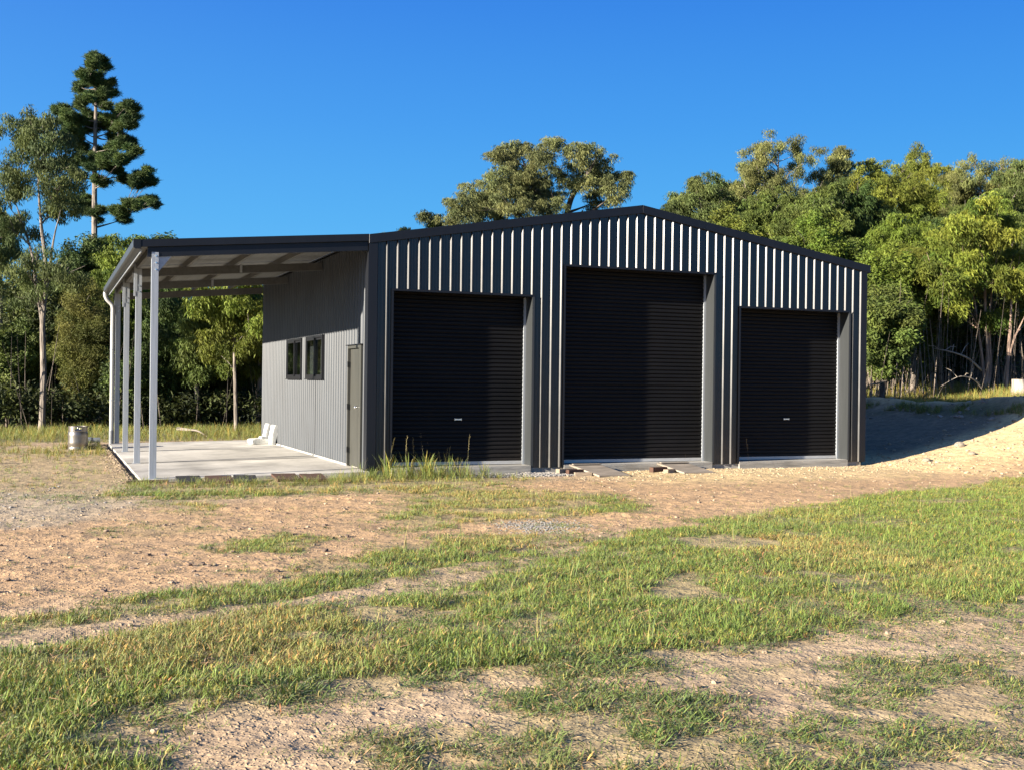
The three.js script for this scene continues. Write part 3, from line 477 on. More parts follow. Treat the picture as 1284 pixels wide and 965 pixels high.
function crownOf(puffs, o, R, parent) {
  const items = [], ball = () => { const th = R() * 2 * Math.PI, c = 2 * R() - 1, q = Math.sqrt(1 - c * c); return [q * Math.cos(th), c, q * Math.sin(th)]; };
  for (const [x, y, z, r] of puffs) { // each puff is a handful of dense clumps with gaps between them
    const nc = Math.max(3, Math.round(o.dens * (3.5 + 10 * r) * (.8 + .4 * R()))), ptone = .75 + .5 * R(), phue = R();
    for (let k = 0; k < nc; k++) {
      const b = ball(), stray = R() < .3 ? 1.25 + .6 * R() : 1, q = r * (.45 + .6 * Math.pow(R(), .6)) * stray, cr = (.15 + .16 * R()) * (.6 + .6 * r) * (stray > 1 ? .6 : 1), tone = ptone * (.8 + .4 * R()), hue = clamp(phue * .6 + .4 * R());
      const cx = x + b[0] * q, cy = y + b[1] * q * (o.flat ?? .75), cz = z + b[2] * q, ns = Math.max(2, Math.round(3.2 + 16 * cr));
      for (let i = 0; i < ns; i++) { const d = ball(), e = cr * Math.cbrt(R()); items.push([cx + d[0] * e * 1.25, cy + d[1] * e * .6, cz + d[2] * e * 1.25, tone * (.85 + .3 * R()), clamp(hue + .4 * (R() - .5))]); }
    }
  }
  const im = new THREE.InstancedMesh(SPRAY[o.leaf], M.leaf, items.length); im.name = 'crown'; im.userData.kind = 'stuff';
  items.forEach(([x, y, z, t, h], i) => {
    dummy.position.set(x, y, z); dummy.rotation.set((R() - .5) * .7, R() * 6.283, (R() - .5) * .7); dummy.scale.setScalar((.75 + .5 * R()) * (o.leafScale ?? 1)); dummy.updateMatrix(); im.setMatrixAt(i, dummy.matrix);
    const a = o.colA, b = o.colB; im.setColorAt(i, tmpC.setRGB(lerp(a[0], b[0], h) * t, lerp(a[1], b[1], h) * t, lerp(a[2], b[2], h) * t));
  });
  parent.add(im); return im;
}
const COL = { // two ends of each crown's own leaf colours
  greyGum: [[.065, .10, .032], [.14, .16, .042]], paleGum: [[.10, .125, .042], [.18, .18, .055]], yellow: [[.09, .125, .018], [.19, .20, .026]], bright: [[.065, .115, .014], [.15, .185, .022]], dark: [[.03, .06, .014], [.075, .105, .02]], olive: [[.062, .098, .02], [.13, .155, .03]], pine: [[.04, .08, .024], [.10, .14, .032]], wattle: [[.095, .12, .025], [.18, .165, .04]],
};
// a tree: a trunk line, foliage puffs, and limbs that grow from the trunk to each puff
function growTree(root, o) {
  const R = rngOf(o.seed), nodes = [], V = (a) => new THREE.Vector3(...a), stems = o.stems ?? [o.trunk];
  const branchesOf = [];
  stems.forEach((line, si) => {
    const c = new THREE.CatmullRomCurve3(line.map(V)), n = Math.max(6, Math.round(c.getLength() / .35)), pts = c.getPoints(n), r0 = (o.r0 ?? .12) * (si ? .8 : 1);
    const radii = pts.map((_, i) => Math.max(.012, r0 * Math.pow(1 - i / (n * 1.03), .75) + (i === 0 ? r0 * .25 : 0)));
    part('trunk', tubeGeo(pts, radii, 9), o.bark, root);
    pts.forEach((p, i) => { if (i > n * .22) nodes.push({ p, r: radii[i], limb: -1 }); });
  });
  const limbs = [];
  const order = o.puffs.map((p) => ({ p: V(p), r: p[3] })).sort((a, b) => a.p.y - b.p.y || a.p.x - b.p.x);
  const inner = order.slice().sort((a, b) => Math.hypot(a.p.x, a.p.z) - Math.hypot(b.p.x, b.p.z));
  for (const q of inner) {
    let best = null, bd = 1e9;
    for (const nd of nodes) { const dx = q.p.x - nd.p.x, dy = q.p.y - nd.p.y, dz = q.p.z - nd.p.z, h = Math.hypot(dx, dz), d = Math.hypot(h, dy) + 2.2 * Math.max(0, (o.rise ?? .45) * h - dy) + (nd.limb >= 0 ? .12 : 0); if (d < bd && nd.r > .008) { bd = d; best = nd; } }
    if (!best) continue;
    const a = best.p, b = q.p, m = a.clone().lerp(b, .5); m.y += (o.bow ?? .12) * a.distanceTo(b) * (R() - .3); m.x += (R() - .5) * .2 * a.distanceTo(b); m.z += (R() - .5) * .2 * a.distanceTo(b);
    const c = new THREE.QuadraticBezierCurve3(a, m, b), n = Math.max(3, Math.ceil(a.distanceTo(b) / .35)), pts = c.getPoints(n), rs = Math.min(best.r * .72, .02 + .028 * a.distanceTo(b) * (o.limbK ?? 1));
    const radii = pts.map((_, i) => lerp(rs, .008, Math.pow(i / n, .8)));
    let li = best.limb; if (li < 0) { li = limbs.length; limbs.push([]); }
    limbs[li].push(tubeGeo(pts, radii, 5));
    pts.forEach((p, i) => { if (i > 0) nodes.push({ p, r: radii[i], limb: li }); });
    for (let k = 0; k < 2; k++) { const e = b.clone().add(new THREE.Vector3((R() - .5) * 1.5 * q.r, (R() - .1) * q.r, (R() - .5) * 1.5 * q.r)); limbs[li].push(tubeGeo([pts[n - 1], pts[n - 1].clone().lerp(e, .55), e], [.012, .009, .004], 4)); }
  }
  limbs.forEach((l) => part('branch', merge(l), o.bark, root));
  crownOf(o.puffs, o, R, root);
  return root;
}
function blobPuffs(seed, n, cx, cy, cz, rx, ry, rz, r0, r1) { // lobes spread through an egg, denser near the skin
  const R = rngOf(seed), out = []; let tries = 0;
  while (out.length < n && tries++ < 4000) { const x = 2 * R() - 1, y = 2 * R() - 1, z = 2 * R() - 1, d = x * x + y * y + z * z; if (d > 1 || (d < .2 && R() < .6)) continue; const r = lerp(r0, r1, R()); const taper = y < -.2 ? 1 - .35 * (-y - .2) : 1, p = [cx + x * rx * taper, cy + y * ry, cz + z * rz * taper, r]; if (out.some((q) => Math.hypot(q[0] - p[0], q[1] - p[1], q[2] - p[2]) < .62 * Math.min(q[3], r) + .1)) continue; out.push(p); }
  return out;
}
// tall forked gum at the left: puffs laid out as in the photograph, spread in depth
function heroTree(name, label, category, o) {
  const b = at(o.base[0], o.base[1], o.depth), y0 = o.groundY ?? height(b.x, b.z); const root = thing(name, label, category, [b.x, y0 - .05, b.z]);
  const R = rngOf(o.seed + 5), loc = (px, py, dd = 0) => { const v = at(px, py, o.depth + dd); return [v.x - b.x, v.y - y0 + .05, v.z - b.z]; };
  const stems = o.lines.map((l, i) => [...(o.noBase && i ? [] : [[0, 0, 0]]), ...l.map(([x, y, d]) => loc(x, y, d ?? 0))]);
  const puffs = o.spots.map(([x, y, r]) => [...loc(x, y, (R() - .5) * o.thick), r * (.85 + .3 * R())]);
  if (o.ragged) for (const p of puffs.splice(0)) for (let k = 0; k < 4; k++) puffs.push([p[0] + (R() - .5) * p[3] * 2.0, p[1] + (R() - .5) * p[3] * 1.5, p[2] + (R() - .5) * p[3] * 3.2, p[3] * (.24 + .30 * R())]);
  return growTree(root, { ...o, stems, puffs });
}
const C4 = (l, k = .0095) => l.map(([x, y, r]) => [x / 3.217, y / 3.217 + 40, r * k]);
heroTree('gum_tree', 'tall slender gum with a forked pale trunk left of the canopy', 'tree', {
  seed: 21, base: [52, 543], depth: 33, thick: 2.2, r0: .1, bark: M.barkGrey, leaf: 'gumFine', dens: .68, colA: [.055, .085, .026], colB: [.13, .15, .04], rise: .5,
  lines: [[[54, 470], [53, 400], [58, 345], [52, 290], [48, 240], [46, 205, .2]], [[54, 470], [52, 402], [44, 350], [40, 320, .3], [26, 275, .5], [14, 240, .4]], [[54, 470], [53, 398], [60, 350], [67, 300, -.4], [76, 262, -.6]]],
  spots: [...C4([[100, 380, 50], [180, 370, 45], [220, 400, 40], [60, 410, 42], [130, 440, 50], [200, 450, 50], [90, 490, 45], [150, 500, 45], [70, 540, 40], [230, 470, 45], [60, 610, 45], [110, 600, 40], [20, 640, 40], [210, 560, 45], [250, 560, 45], [240, 620, 45], [200, 670, 45], [260, 660, 45], [230, 720, 40], [290, 600, 35], [30, 700, 35], [60, 760, 40], [20, 780, 35], [120, 800, 30], [270, 720, 40], [160, 400, 45], [110, 350, 35], [180, 520, 40]]), [40, 350, .45], [30, 372, .45], [60, 345, .4], [76, 332, .4], [92, 342, .4], [24, 335, .4], [48, 318, .4]],
});
heroTree('hoop_pine', 'tall dark hoop pine with tufted tiers rising behind the gum', 'tree', {
  seed: 33, base: [119, 480], depth: 46, groundY: -.2, thick: 2.4, r0: .17, bark: M.barkGrey, leaf: 'needle', ragged: true, dens: .85, flat: .85, colA: COL.pine[0], colB: COL.pine[1], rise: .12, bow: -.25, limbK: 1, leafScale: .8,
  lines: [[[118, 400], [118, 300], [118.5, 200], [120, 120], [120, 72]]],
  spots: C4([[385, 116, 24], [370, 134, 26], [405, 138, 28], [355, 195, 40], [345, 225, 38], [425, 205, 40], [435, 235, 36], [390, 260, 36], [350, 275, 34], [410, 265, 34], [245, 310, 40], [285, 335, 42], [265, 370, 38], [310, 365, 42], [370, 340, 50], [350, 390, 42], [395, 320, 38], [440, 365, 40], [480, 340, 38], [520, 312, 36], [540, 370, 36], [500, 390, 38], [460, 415, 38], [290, 430, 36], [310, 470, 36], [375, 490, 36], [445, 490, 34], [480, 465, 36], [515, 455, 34], [535, 490, 32], [495, 520, 26], [290, 530, 32], [320, 575, 28], [385, 550, 42], [430, 535, 42], [450, 560, 38], [410, 595, 32], [495, 600, 26], [540, 605, 36], [575, 585, 34], [590, 605, 26], [320, 690, 46], [350, 720, 44], [400, 735, 38], [455, 740, 36], [495, 735, 40], [530, 715, 40], [565, 705, 38], [595, 690, 34], [385, 850, 44], [400, 880, 40]], .0080),
});
heroTree('spreading_gum', 'broad grey green gum crown rising behind the shed roof', 'tree', {
  seed: 47, base: [708, 500], depth: 52, groundY: .2, thick: 5, r0: .3, bark: M.barkDark, leaf: 'gum', dens: .9, colA: [.09, .115, .045], colB: [.20, .20, .07], rise: .35, limbK: 1.1,
  lines: [[[708, 420], [704, 320], [690, 270], [665, 225, -.5], [655, 200]], [[708, 420], [706, 318], [716, 250], [735, 222], [750, 195]]],
  spots: [[490, 150, 40], [540, 140, 40], [600, 140, 40], [650, 150, 40], [700, 130, 40], [738, 112, 28], [520, 190, 40], [600, 200, 45], [680, 190, 45], [820, 120, 35], [870, 140, 40], [830, 170, 40], [780, 205, 36], [860, 210, 40], [910, 190, 35], [950, 240, 40], [1000, 240, 35], [1020, 285, 30], [990, 310, 40], [940, 330, 40], [960, 280, 35], [880, 270, 40], [820, 270, 36], [740, 245, 36], [480, 270, 45], [540, 250, 45], [600, 260, 45], [650, 270, 40], [430, 300, 45], [360, 320, 45], [340, 360, 40], [420, 360, 45], [490, 340, 50], [560, 330, 50], [630, 330, 50], [690, 330, 42], [580, 390, 40], [500, 400, 40], [400, 400, 40], [320, 400, 35], [270, 420, 28], [230, 430, 24], [180, 412, 20], [900, 345, 35], [640, 380, 40], [700, 375, 32], [560, 160, 40], [640, 230, 40], [900, 240, 36], [520, 300, 45], [450, 340, 45], [390, 340, 40], [460, 390, 45], [540, 380, 45], [600, 350, 45], [660, 360, 40], [350, 390, 40], [300, 370, 30], [560, 290, 45], [620, 300, 45], [580, 240, 40], [680, 300, 40], [640, 330, 40], [740, 330, 30]].map(([x, y, r]) => [x / 3.379 + 480, y / 3.379 + 150, r * .0145]),
});
heroTree('young_gum', 'young gum with a thin straight trunk seen beyond the open canopy', 'tree', {
  seed: 52, base: [296, 546], depth: 33, thick: 2.4, r0: .065, bark: M.barkGrey, leaf: 'gum', dens: .9, colA: COL.bright[0], colB: COL.yellow[1],
  lines: [[[295, 500], [294, 460], [293, 420], [291, 380], [292, 340]]],
  spots: [[275, 375, .55], [292, 370, .55], [310, 372, .5], [262, 380, .45], [284, 395, .5], [304, 392, .5], [278, 412, .4], [318, 388, .45], [296, 428, .4], [280, 448, .42], [272, 440, .35], [305, 425, .38], [290, 352, .5], [270, 356, .45], [312, 350, .45], [298, 336, .4], [318, 405, .35], [326, 372, .4]],
});
heroTree('multi_trunk_gum', 'leaning gum with several bare pink trunks at the sunny forest edge', 'tree', {
  seed: 61, base: [1236, 492], depth: 36, thick: 3.2, r0: .07, bark: M.barkPink, leaf: 'gum', dens: 1, colA: COL.bright[0], colB: COL.yellow[1], rise: .5, noBase: false,
  lines: [[[1239, 450], [1236, 400], [1235, 350], [1232, 320], [1226, 290]], [[1232, 450], [1226, 405], [1222, 375], [1212, 345]], [[1242, 470], [1241, 400], [1246, 350], [1252, 310]]],
  spots: [[1240, 264, .55], [1222, 272, .55], [1256, 276, .5], [1205, 285, .5], [1236, 290, .55], [1262, 292, .5], [1190, 303, .5], [1216, 305, .55], [1246, 312, .55], [1180, 322, .5], [1203, 328, .55], [1230, 330, .5], [1172, 343, .45], [1190, 350, .5], [1214, 352, .5], [1164, 362, .42], [1182, 372, .45], [1204, 374, .45], [1172, 385, .35], [1192, 390, .35], [1258, 335, .45], [1236, 352, .4], [1152, 345, .32], [1158, 330, .35]],
});
heroTree('leaning_gum', 'small forked gum with pale trunk beside the sawn stump', 'tree', {
  seed: 66, base: [1262, 490], depth: 35.5, thick: 2.6, r0: .065, bark: M.barkPink, leaf: 'gum', dens: .95, colA: COL.bright[0], colB: COL.yellow[1],
  lines: [[[1264, 450], [1268, 400], [1269, 360], [1272, 335]], [[1263, 462], [1272, 425], [1284, 400], [1292, 380]]],
  spots: [[1262, 332, .45], [1280, 335, .5], [1294, 350, .45], [1250, 345, .4], [1270, 352, .45], [1286, 368, .4], [1248, 402, .28], [1256, 398, .25], [1296, 392, .4], [1282, 318, .45]],
});
// the rest of the trees that can be told apart: crown centre, top, foot and half-width in the photograph, and how far they stand
const sceneTrees = [
  ['gum_tree', 'rounded grey green gum just right of the roof ridge', 880, 216, 318, 50, 50, 'gum', 'greyGum', M.barkGrey, 26, .9],
  ['gum_tree', 'tallest pale airy gum with bare limbs above the roof', 978, 164, 300, 62, 51, 'gumFine', 'paleGum', M.barkPale, 34, .75],
  ['gum_tree', 'pale open gum leaning right of the tallest one', 1048, 176, 290, 36, 53, 'gumFine', 'paleGum', M.barkPale, 20, .7],
  ['gum_tree', 'dark limbed gum with flat yellow green layers', 1118, 196, 330, 58, 49, 'gum', 'yellow', M.barkDark, 26, .8],
  ['gum_tree', 'thin topped gum on the skyline between fuller crowns', 1150, 180, 262, 26, 57, 'gumFine', 'yellow', M.barkGrey, 12, .7],
  ['gum_tree', 'pale gum with long bare sloping limbs at the right skyline', 1232, 196, 300, 52, 52, 'gumFine', 'paleGum', M.barkPale, 26, .75],
  ['gum_tree', 'full grey green gum at the right end of the skyline', 1292, 190, 310, 44, 50, 'gum', 'greyGum', M.barkPale, 22, .9],
  ['bushy_tree', 'bright yellow green bushy tree over the right roof slope', 1018, 272, 430, 58, 38, 'bush', 'bright', M.barkGrey, 34, 1],
  ['bushy_tree', 'small bright bush top low over the roof near the ridge', 922, 262, 400, 36, 41, 'bush', 'yellow', M.barkGrey, 18, 1],
  ['bushy_tree', 'bright leafy tree close behind the right shed corner', 1108, 312, 450, 42, 36, 'bush', 'bright', M.barkDark, 30, 1.05],
  ['bushy_tree', 'low bright shrub tree hugging the right shed corner', 1108, 362, 470, 40, 33.8, 'bush', 'olive', M.barkDark, 24, 1],
  ['evergreen_tree', 'dense dark tree behind the sunny right hand trees', 1172, 262, 440, 46, 44, 'bush', 'dark', M.barkDark, 30, 1.1],
  ['evergreen_tree', 'dark crown filling the gap left of the flat layered gum', 1068, 226, 340, 46, 46, 'gum', 'dark', M.barkDark, 24, 1],
  ['sapling', 'slim yellowish sapling left of the pink trunked gum', 1146, 300, 430, 15, 37, 'wattle', 'yellow', M.barkGrey, 9, .9],
  ['wattle_tree', 'feathery yellow brown wattle beside the canopy downpipe', 112, 348, 520, 38, 36, 'wattle', 'wattle', M.barkDark, 30, 1],
  ['bushy_tree', 'light green leafy tree directly left of the canopy roof', 160, 288, 440, 34, 38, 'gum', 'bright', M.barkGrey, 26, 1],
  ['evergreen_tree', 'dark tree top peeping over the canopy corner', 200, 288, 430, 24, 42, 'bush', 'dark', M.barkDark, 16, 1],
  ['bushy_tree', 'olive bush at the far left edge of the clearing', 12, 402, 545, 38, 36, 'bush', 'olive', M.barkDark, 26, 1],
  ['evergreen_tree', 'low dark bush behind the forked gum trunk', 74, 432, 548, 32, 38, 'bush', 'dark', M.barkDark, 22, 1.1],
  ['evergreen_tree', 'dark full crown between the gum and the hoop pine', 112, 292, 420, 36, 43, 'bush', 'dark', M.barkDark, 24, 1],
  ['gum_tree', 'grey green crown left of the forked gum, cut off by the photo edge', -4, 226, 380, 26, 37, 'gumFine', 'greyGum', M.barkGrey, 16, .9],
  ['bushy_tree', 'bright crown beside the shed wall beyond the canopy', 326, 345, 470, 26, 36.5, 'gum', 'yellow', M.barkGrey, 16, 1],
  ['evergreen_tree', 'dark green tree filling the middle of the canopy opening', 226, 352, 520, 48, 37, 'gum', 'dark', M.barkDark, 34, 1],
  ['gum_tree', 'tiny distant crown above the canopy and roof junction', 470, 280, 400, 10, 56, 'gum', 'greyGum', M.barkGrey, 6, .8],
  ['gum_tree', 'small rounded distant crown low over the left roof', 504, 277, 400, 15, 54, 'gum', 'paleGum', M.barkGrey, 8, .9],
  ['gum_tree', 'thin twiggy distant crown beside the spreading gum', 542, 266, 400, 16, 54, 'gumFine', 'olive', M.barkGrey, 7, .4],
  ['evergreen_tree', 'dark bush right of the downpipe under the bright crown', 172, 430, 548, 36, 35.5, 'bush', 'dark', M.barkDark, 22, 1],
  ['evergreen_tree', 'deep green bush low in the right understorey', 1150, 392, 470, 36, 40, 'bush', 'dark', M.barkDark, 20, 1],
  ['evergreen_tree', 'shaded green bush behind the pink trunks', 1222, 395, 495, 44, 41, 'bush', 'dark', M.barkDark, 20, 1],
  ['gum_tree', 'mid green gum on the slope behind the pink trunked gum', 1262, 236, 400, 48, 44, 'gum', 'olive', M.barkPale, 26, 1],
  ['bushy_tree', 'mid green crown low between the left edge and the forked gum', 30, 335, 500, 30, 40, 'bush', 'olive', M.barkDark, 22, 1],
  ['evergreen_tree', 'dark crown directly behind the forked gum stem', 62, 318, 520, 30, 44, 'gum', 'dark', M.barkDark, 24, 1],
  ['bushy_tree', 'olive crown below the lowest hoop pine tier', 92, 322, 470, 28, 41, 'gum', 'olive', M.barkDark, 22, 1],
  ['bushy_tree', 'sunlit green crown right of the wattle behind the downpipe', 146, 352, 500, 26, 39, 'bush', 'bright', M.barkGrey, 20, 1],
  ['evergreen_tree', 'dark drooping tree seen just right of the front canopy post', 204, 372, 500, 26, 36, 'gum', 'dark', M.barkDark, 22, 1],
  ['bushy_tree', 'mid green tree left of the young gum in the canopy opening', 250, 362, 480, 28, 35.5, 'gum', 'olive', M.barkGrey, 22, 1],
  ['evergreen_tree', 'dark tree behind the young gum trunk', 288, 400, 510, 34, 37.5, 'gum', 'dark', M.barkDark, 22, 1],
  ['gum_tree', 'low rounded crown touching the roof just right of the ridge', 848, 246, 330, 30, 52, 'gum', 'olive', M.barkGrey, 14, 1],
  ['gum_tree', 'yellowish crown between the ridge gum and the tallest gum', 928, 212, 320, 34, 53, 'gum', 'greyGum', M.barkGrey, 20, 1],
  ['gum_tree', 'olive crown under the tallest pale gum', 972, 236, 340, 48, 47, 'gum', 'olive', M.barkGrey, 26, 1],
  ['gum_tree', 'yellow green crown in the dip right of the tallest gum', 1088, 198, 310, 34, 54, 'gum', 'yellow', M.barkGrey, 20, 1],
  ['gum_tree', 'bright crown below the flat layered gum', 1124, 268, 400, 44, 42, 'gum', 'bright', M.barkGrey, 28, 1],
  ['gum_tree', 'yellow topped gum left of the long limbed pale gum', 1186, 204, 330, 36, 54, 'gum', 'yellow', M.barkGrey, 24, 1],
  ['gum_tree', 'olive crown under the long limbed pale gum', 1210, 240, 380, 44, 47, 'gum', 'olive', M.barkGrey, 28, 1],
  ['gum_tree', 'faint pale crown peeping over the right skyline', 1262, 192, 300, 32, 58, 'gumFine', 'paleGum', M.barkPale, 18, .9],
  ['bushy_tree', 'sunny bush between the layered gum and the pink trunks', 1150, 330, 480, 30, 39, 'bush', 'bright', M.barkGrey, 22, 1],
  ['gum_tree', 'olive gum filling the slope above the right shed corner', 1020, 232, 380, 60, 45, 'gum', 'olive', M.barkGrey, 30, .95],
];
sceneTrees.forEach(([name, label, cx, top, bot, hw, depth, leaf, col, bark, n, dens], i) => {
  const T = at(cx, top, depth), B = at(cx, bot, depth), m = depth / 1402.4, gy = height(T.x, T.z), H = T.y - gy, low = Math.max(.35, B.y - gy), rx = hw * m;
  const root = thing(name, label, 'tree', [T.x, gy - .05, T.z]);
  const ry = (H - low) / 2, r1 = Math.min(.62, rx * .42), R = rngOf(900 + i), lean = (R() - .5) * .6;
  const airy = leaf === 'gumFine';
  const puffs = blobPuffs(300 + i, Math.round(n * 1.7) + 10, 0, low + ry, 0, rx * .92, ry * .92, Math.max(rx * .85, .9), r1 * (airy ? .42 : .55), r1 * (airy ? .8 : 1));
  growTree(root, { seed: 500 + i, stems: [[[0, 0, 0], [lean * .3, H * .25, .1], [lean * .6, H * .5, .05], [lean * .3, H * .75, -.05], [lean * .1, H * .92, 0]]], r0: .05 + H * .011, bark, leaf, dens: airy ? dens * .62 : leaf === 'gum' ? dens * .68 : dens * .85, colA: COL[col][0], colB: COL[col][1], puffs, limbK: airy ? 2.5 : 1.8 });
});
// fallen and dead branches, thin pale stems
function deadBranch(name, label, cat, line, r, seed, twigs = 5) {
  const R = rngOf(seed), root = thing(name, label, cat, line[0].toArray()), P = line.map((v) => v.clone().sub(line[0])), c = new THREE.CatmullRomCurve3(P), pts = c.getPoints(14);
  part('stem', tubeGeo(pts, pts.map((_, i) => lerp(r, r * .3, i / 14)), 6), M.deadwood, root);
  for (let k = 0; k < twigs; k++) { const b = pts[4 + 2 * k], e = b.clone().add(new THREE.Vector3((R() - .5) * .9, R() * .5 - .1, (R() - .5) * .6)); part('twig', tubeGeo([b, b.clone().lerp(e, .5).add(new THREE.Vector3(0, .06, 0)), e], [r * .4, r * .28, r * .12], 4), M.deadwood, root); }
}
deadBranch('fallen_branch', 'long bleached branch slanting down to the pink trunks', 'branch', [at(1231, 464, 35), at(1212, 448, 34.6), at(1188, 440, 34.6), at(1172, 437, 34.8)], .04, 1);
deadBranch('fallen_branch', 'arched bleached branch low in front of the right understorey', 'branch', [at(1232, 487, 34.8), at(1222, 476, 34.4), at(1204, 472, 34.2), at(1180, 484, 34.2)], .03, 2);
deadBranch('fallen_branch', 'twisted pale branch close to the right shed corner', 'branch', [at(1092, 482, 34), at(1104, 480, 33.6), at(1120, 474, 33.6), at(1134, 478, 34)], .03, 3);
deadBranch('fallen_log', 'pale fallen log in the tall grass beyond the slab', 'log', [at(222, 537, 31.5), at(236, 538.5, 31.3), at(248, 540, 31), at(260, 547, 30.8)], .05, 4, 0);

// undergrowth and the closed wood behind: a mass nobody could count
{
  const wood = new THREE.Group(); wood.name = 'undergrowth'; scene.add(wood); tag(wood, 'dark tangled undergrowth and scrub closing the forest edge', null, null, 'stuff');
  const R = rngOf(77), leaves = [], stems = [];
  const fill = (n, x0, x1, z0, z1, y0, y1, front) => { for (let i = 0; i < n; i++) { const x = lerp(x0, x1, R()), z = lerp(z0, z1, R()), top = y1 * (.55 + .6 * fbm(x * .5, z * .5 + 3, 2)); const y = height(x, z) + lerp(y0, top, Math.pow(R(), .8)); leaves.push([x, y, z, .4 + .8 * R(), R()]); } };
  fill(3600, -34, -8, -22, -36, .2, 3.2); fill(3600, -9, 16, -21.5, -33, .2, 4.6); fill(420, -10, 4, -17.6, -20, .2, 1.3); fill(900, -34, -16, -15, -21, .1, 2.0);
  fill(5200, 20, 46, -10, -34, .3, 4.6); fill(2600, 34, 60, -2, -26, .3, 6); fill(2200, 12, 22, -14, -30, .2, 5);
  for (let i = 0; i < 300; i++) { const left = R() < .3, x = left ? lerp(-12, 12, R()) : lerp(19, 36, R()), z = left ? lerp(-18.5, -26, R()) : lerp(-9.5, -24, R()); stems.push([x, height(x, z) - .1, z, 1.6 + 3.4 * R(), .012 + .03 * R() * R(), (R() - .5) * .5, (R() - .5) * .4]); }
  for (let i = 0; i < 260; i++) { const x = lerp(17.6, 26, R()), z = lerp(-8.2, -12, R()), up = R() < .6; stems.push([x, height(x, z) - .1, z, up ? 1.5 + 2.2 * R() : .5 + 1.2 * R(), .008 + .018 * R() * R(), (R() - .5) * (up ? .3 : 1.3), (R() - .5) * (up ? .25 : 1.1)]); }
  for (let i = 0; i < 60; i++) { const x = lerp(-9, 3, R()), z = lerp(-17, -20, R()); stems.push([x, height(x, z) - .1, z, .8 + 2.4 * R(), .008 + .016 * R() * R(), (R() - .5) * .7, (R() - .5) * .6]); }
  const im = new THREE.InstancedMesh(SPRAY.scrub, M.leaf, leaves.length); im.name = 'foliage'; im.userData.kind = 'stuff';
  leaves.forEach(([x, y, z, t, h], i) => { dummy.position.set(x, y, z); dummy.rotation.set((R() - .5) * .8, R() * 6.283, (R() - .5) * .8); dummy.scale.setScalar(.6 + .8 * R()); dummy.updateMatrix(); im.setMatrixAt(i, dummy.matrix); im.setColorAt(i, tmpC.setRGB(lerp(.03, .08, h) * t, lerp(.045, .095, h) * t, lerp(.012, .02, h) * t)); });
  wood.add(im);
  const sg = tubeGeo([[0, 0, 0], [.08, .33, .02], [.02, .66, -.04], [.06, 1, .02]], [1, .85, .6, .3], 5); // unit stem
  const sm = new THREE.InstancedMesh(sg, M.barkPale, stems.length); sm.name = 'stems'; sm.userData.kind = 'stuff';
  stems.forEach(([x, y, z, h, r, a, b], i) => { dummy.position.set(x, y, z); dummy.rotation.set(a, R() * 6.28, b); dummy.scale.set(1, h, 1); dummy.updateMatrix(); const m = dummy.matrix.clone(); sm.setMatrixAt(i, m.multiply(new THREE.Matrix4().makeScale(r, 1, r))); const t = (x < 12 ? .18 : .5) + .45 * R(); sm.setColorAt(i, tmpC.setRGB(t, t * .95, t * .9)); });
  wood.add(sm);
}

// ---------------------------------------------------------------- grass, weeds, gravel
function tuftGeo(seed, n, len, wid, splay, spread, seg = 3, dry = .3, flat = 0) {
  const R = rngOf(seed), p = [], c = [];
  for (let i = 0; i < n; i++) {
    const a = R() * 6.283, rr = spread * Math.sqrt(R()), l = len * (.45 + .75 * R()), w = wid * (.7 + .6 * R()), lean = splay * (.35 + .9 * R()), th = R() * 6.283;
    const bx = Math.cos(a) * rr, bz = Math.sin(a) * rr, dx = Math.cos(th), dz = Math.sin(th), sx = -dz, sz = dx;
    const isDry = R() < dry, tone = .75 + .5 * R(), col = isDry ? [1.55 * tone, 1.12 * tone, .95 * tone] : [.85 * tone, 1 * tone, .8 * tone];
    let x = bx, y = -.01, z = bz, ang = .12 + .3 * R() * lean + flat * (.75 + .35 * R()); const P = [];
    for (let s = 0; s <= seg; s++) { const ww = w * (s === seg ? 0 : 1 - .25 * s / seg) / 2; P.push([[x - sx * ww, y, z - sz * ww], [x + sx * ww, y, z + sz * ww]]); x += dx * Math.sin(ang) * l / seg; z += dz * Math.sin(ang) * l / seg; y += Math.cos(ang) * l / seg; ang += lean * 1.25 / seg; }
    for (let s = 0; s < seg; s++) { const [A, B] = P[s], [D, Cc] = P[s + 1], k0 = .8 + .2 * s / seg, k1 = .8 + .2 * (s + 1) / seg; const add = (v, k) => { p.push(...v); c.push(col[0] * (k + .1 * (1 - k)), col[1] * k, col[2] * k * .95); }; add(A, k0); add(B, k0); add(Cc, k1); if (s < seg - 1) { add(A, k0); add(Cc, k1); add(D, k1); } }
  }
  const g = new THREE.BufferGeometry(); g.setAttribute('position', new THREE.Float32BufferAttribute(p, 3)); g.setAttribute('color', new THREE.Float32BufferAttribute(c, 3)); g.computeVertexNormals(); return g;
}
const R7 = rngOf(7);
function scatter(parent, name, geo, mat, spots, tilt) { if (!spots.length) return; const im = new THREE.InstancedMesh(geo, mat, spots.length); im.name = name; im.userData.kind = 'stuff'; spots.forEach(([x, y, z, s, col, sy], i) => { dummy.position.set(x, y, z); dummy.rotation.set((R7() - .5) * (tilt ?? .3), R7() * 6.283, (R7() - .5) * (tilt ?? .3)); dummy.scale.set(s, s * (sy ?? 1), s); dummy.updateMatrix(); im.setMatrixAt(i, dummy.matrix); im.setColorAt(i, tmpC.setRGB(...col)); }); parent.add(im); return im; }
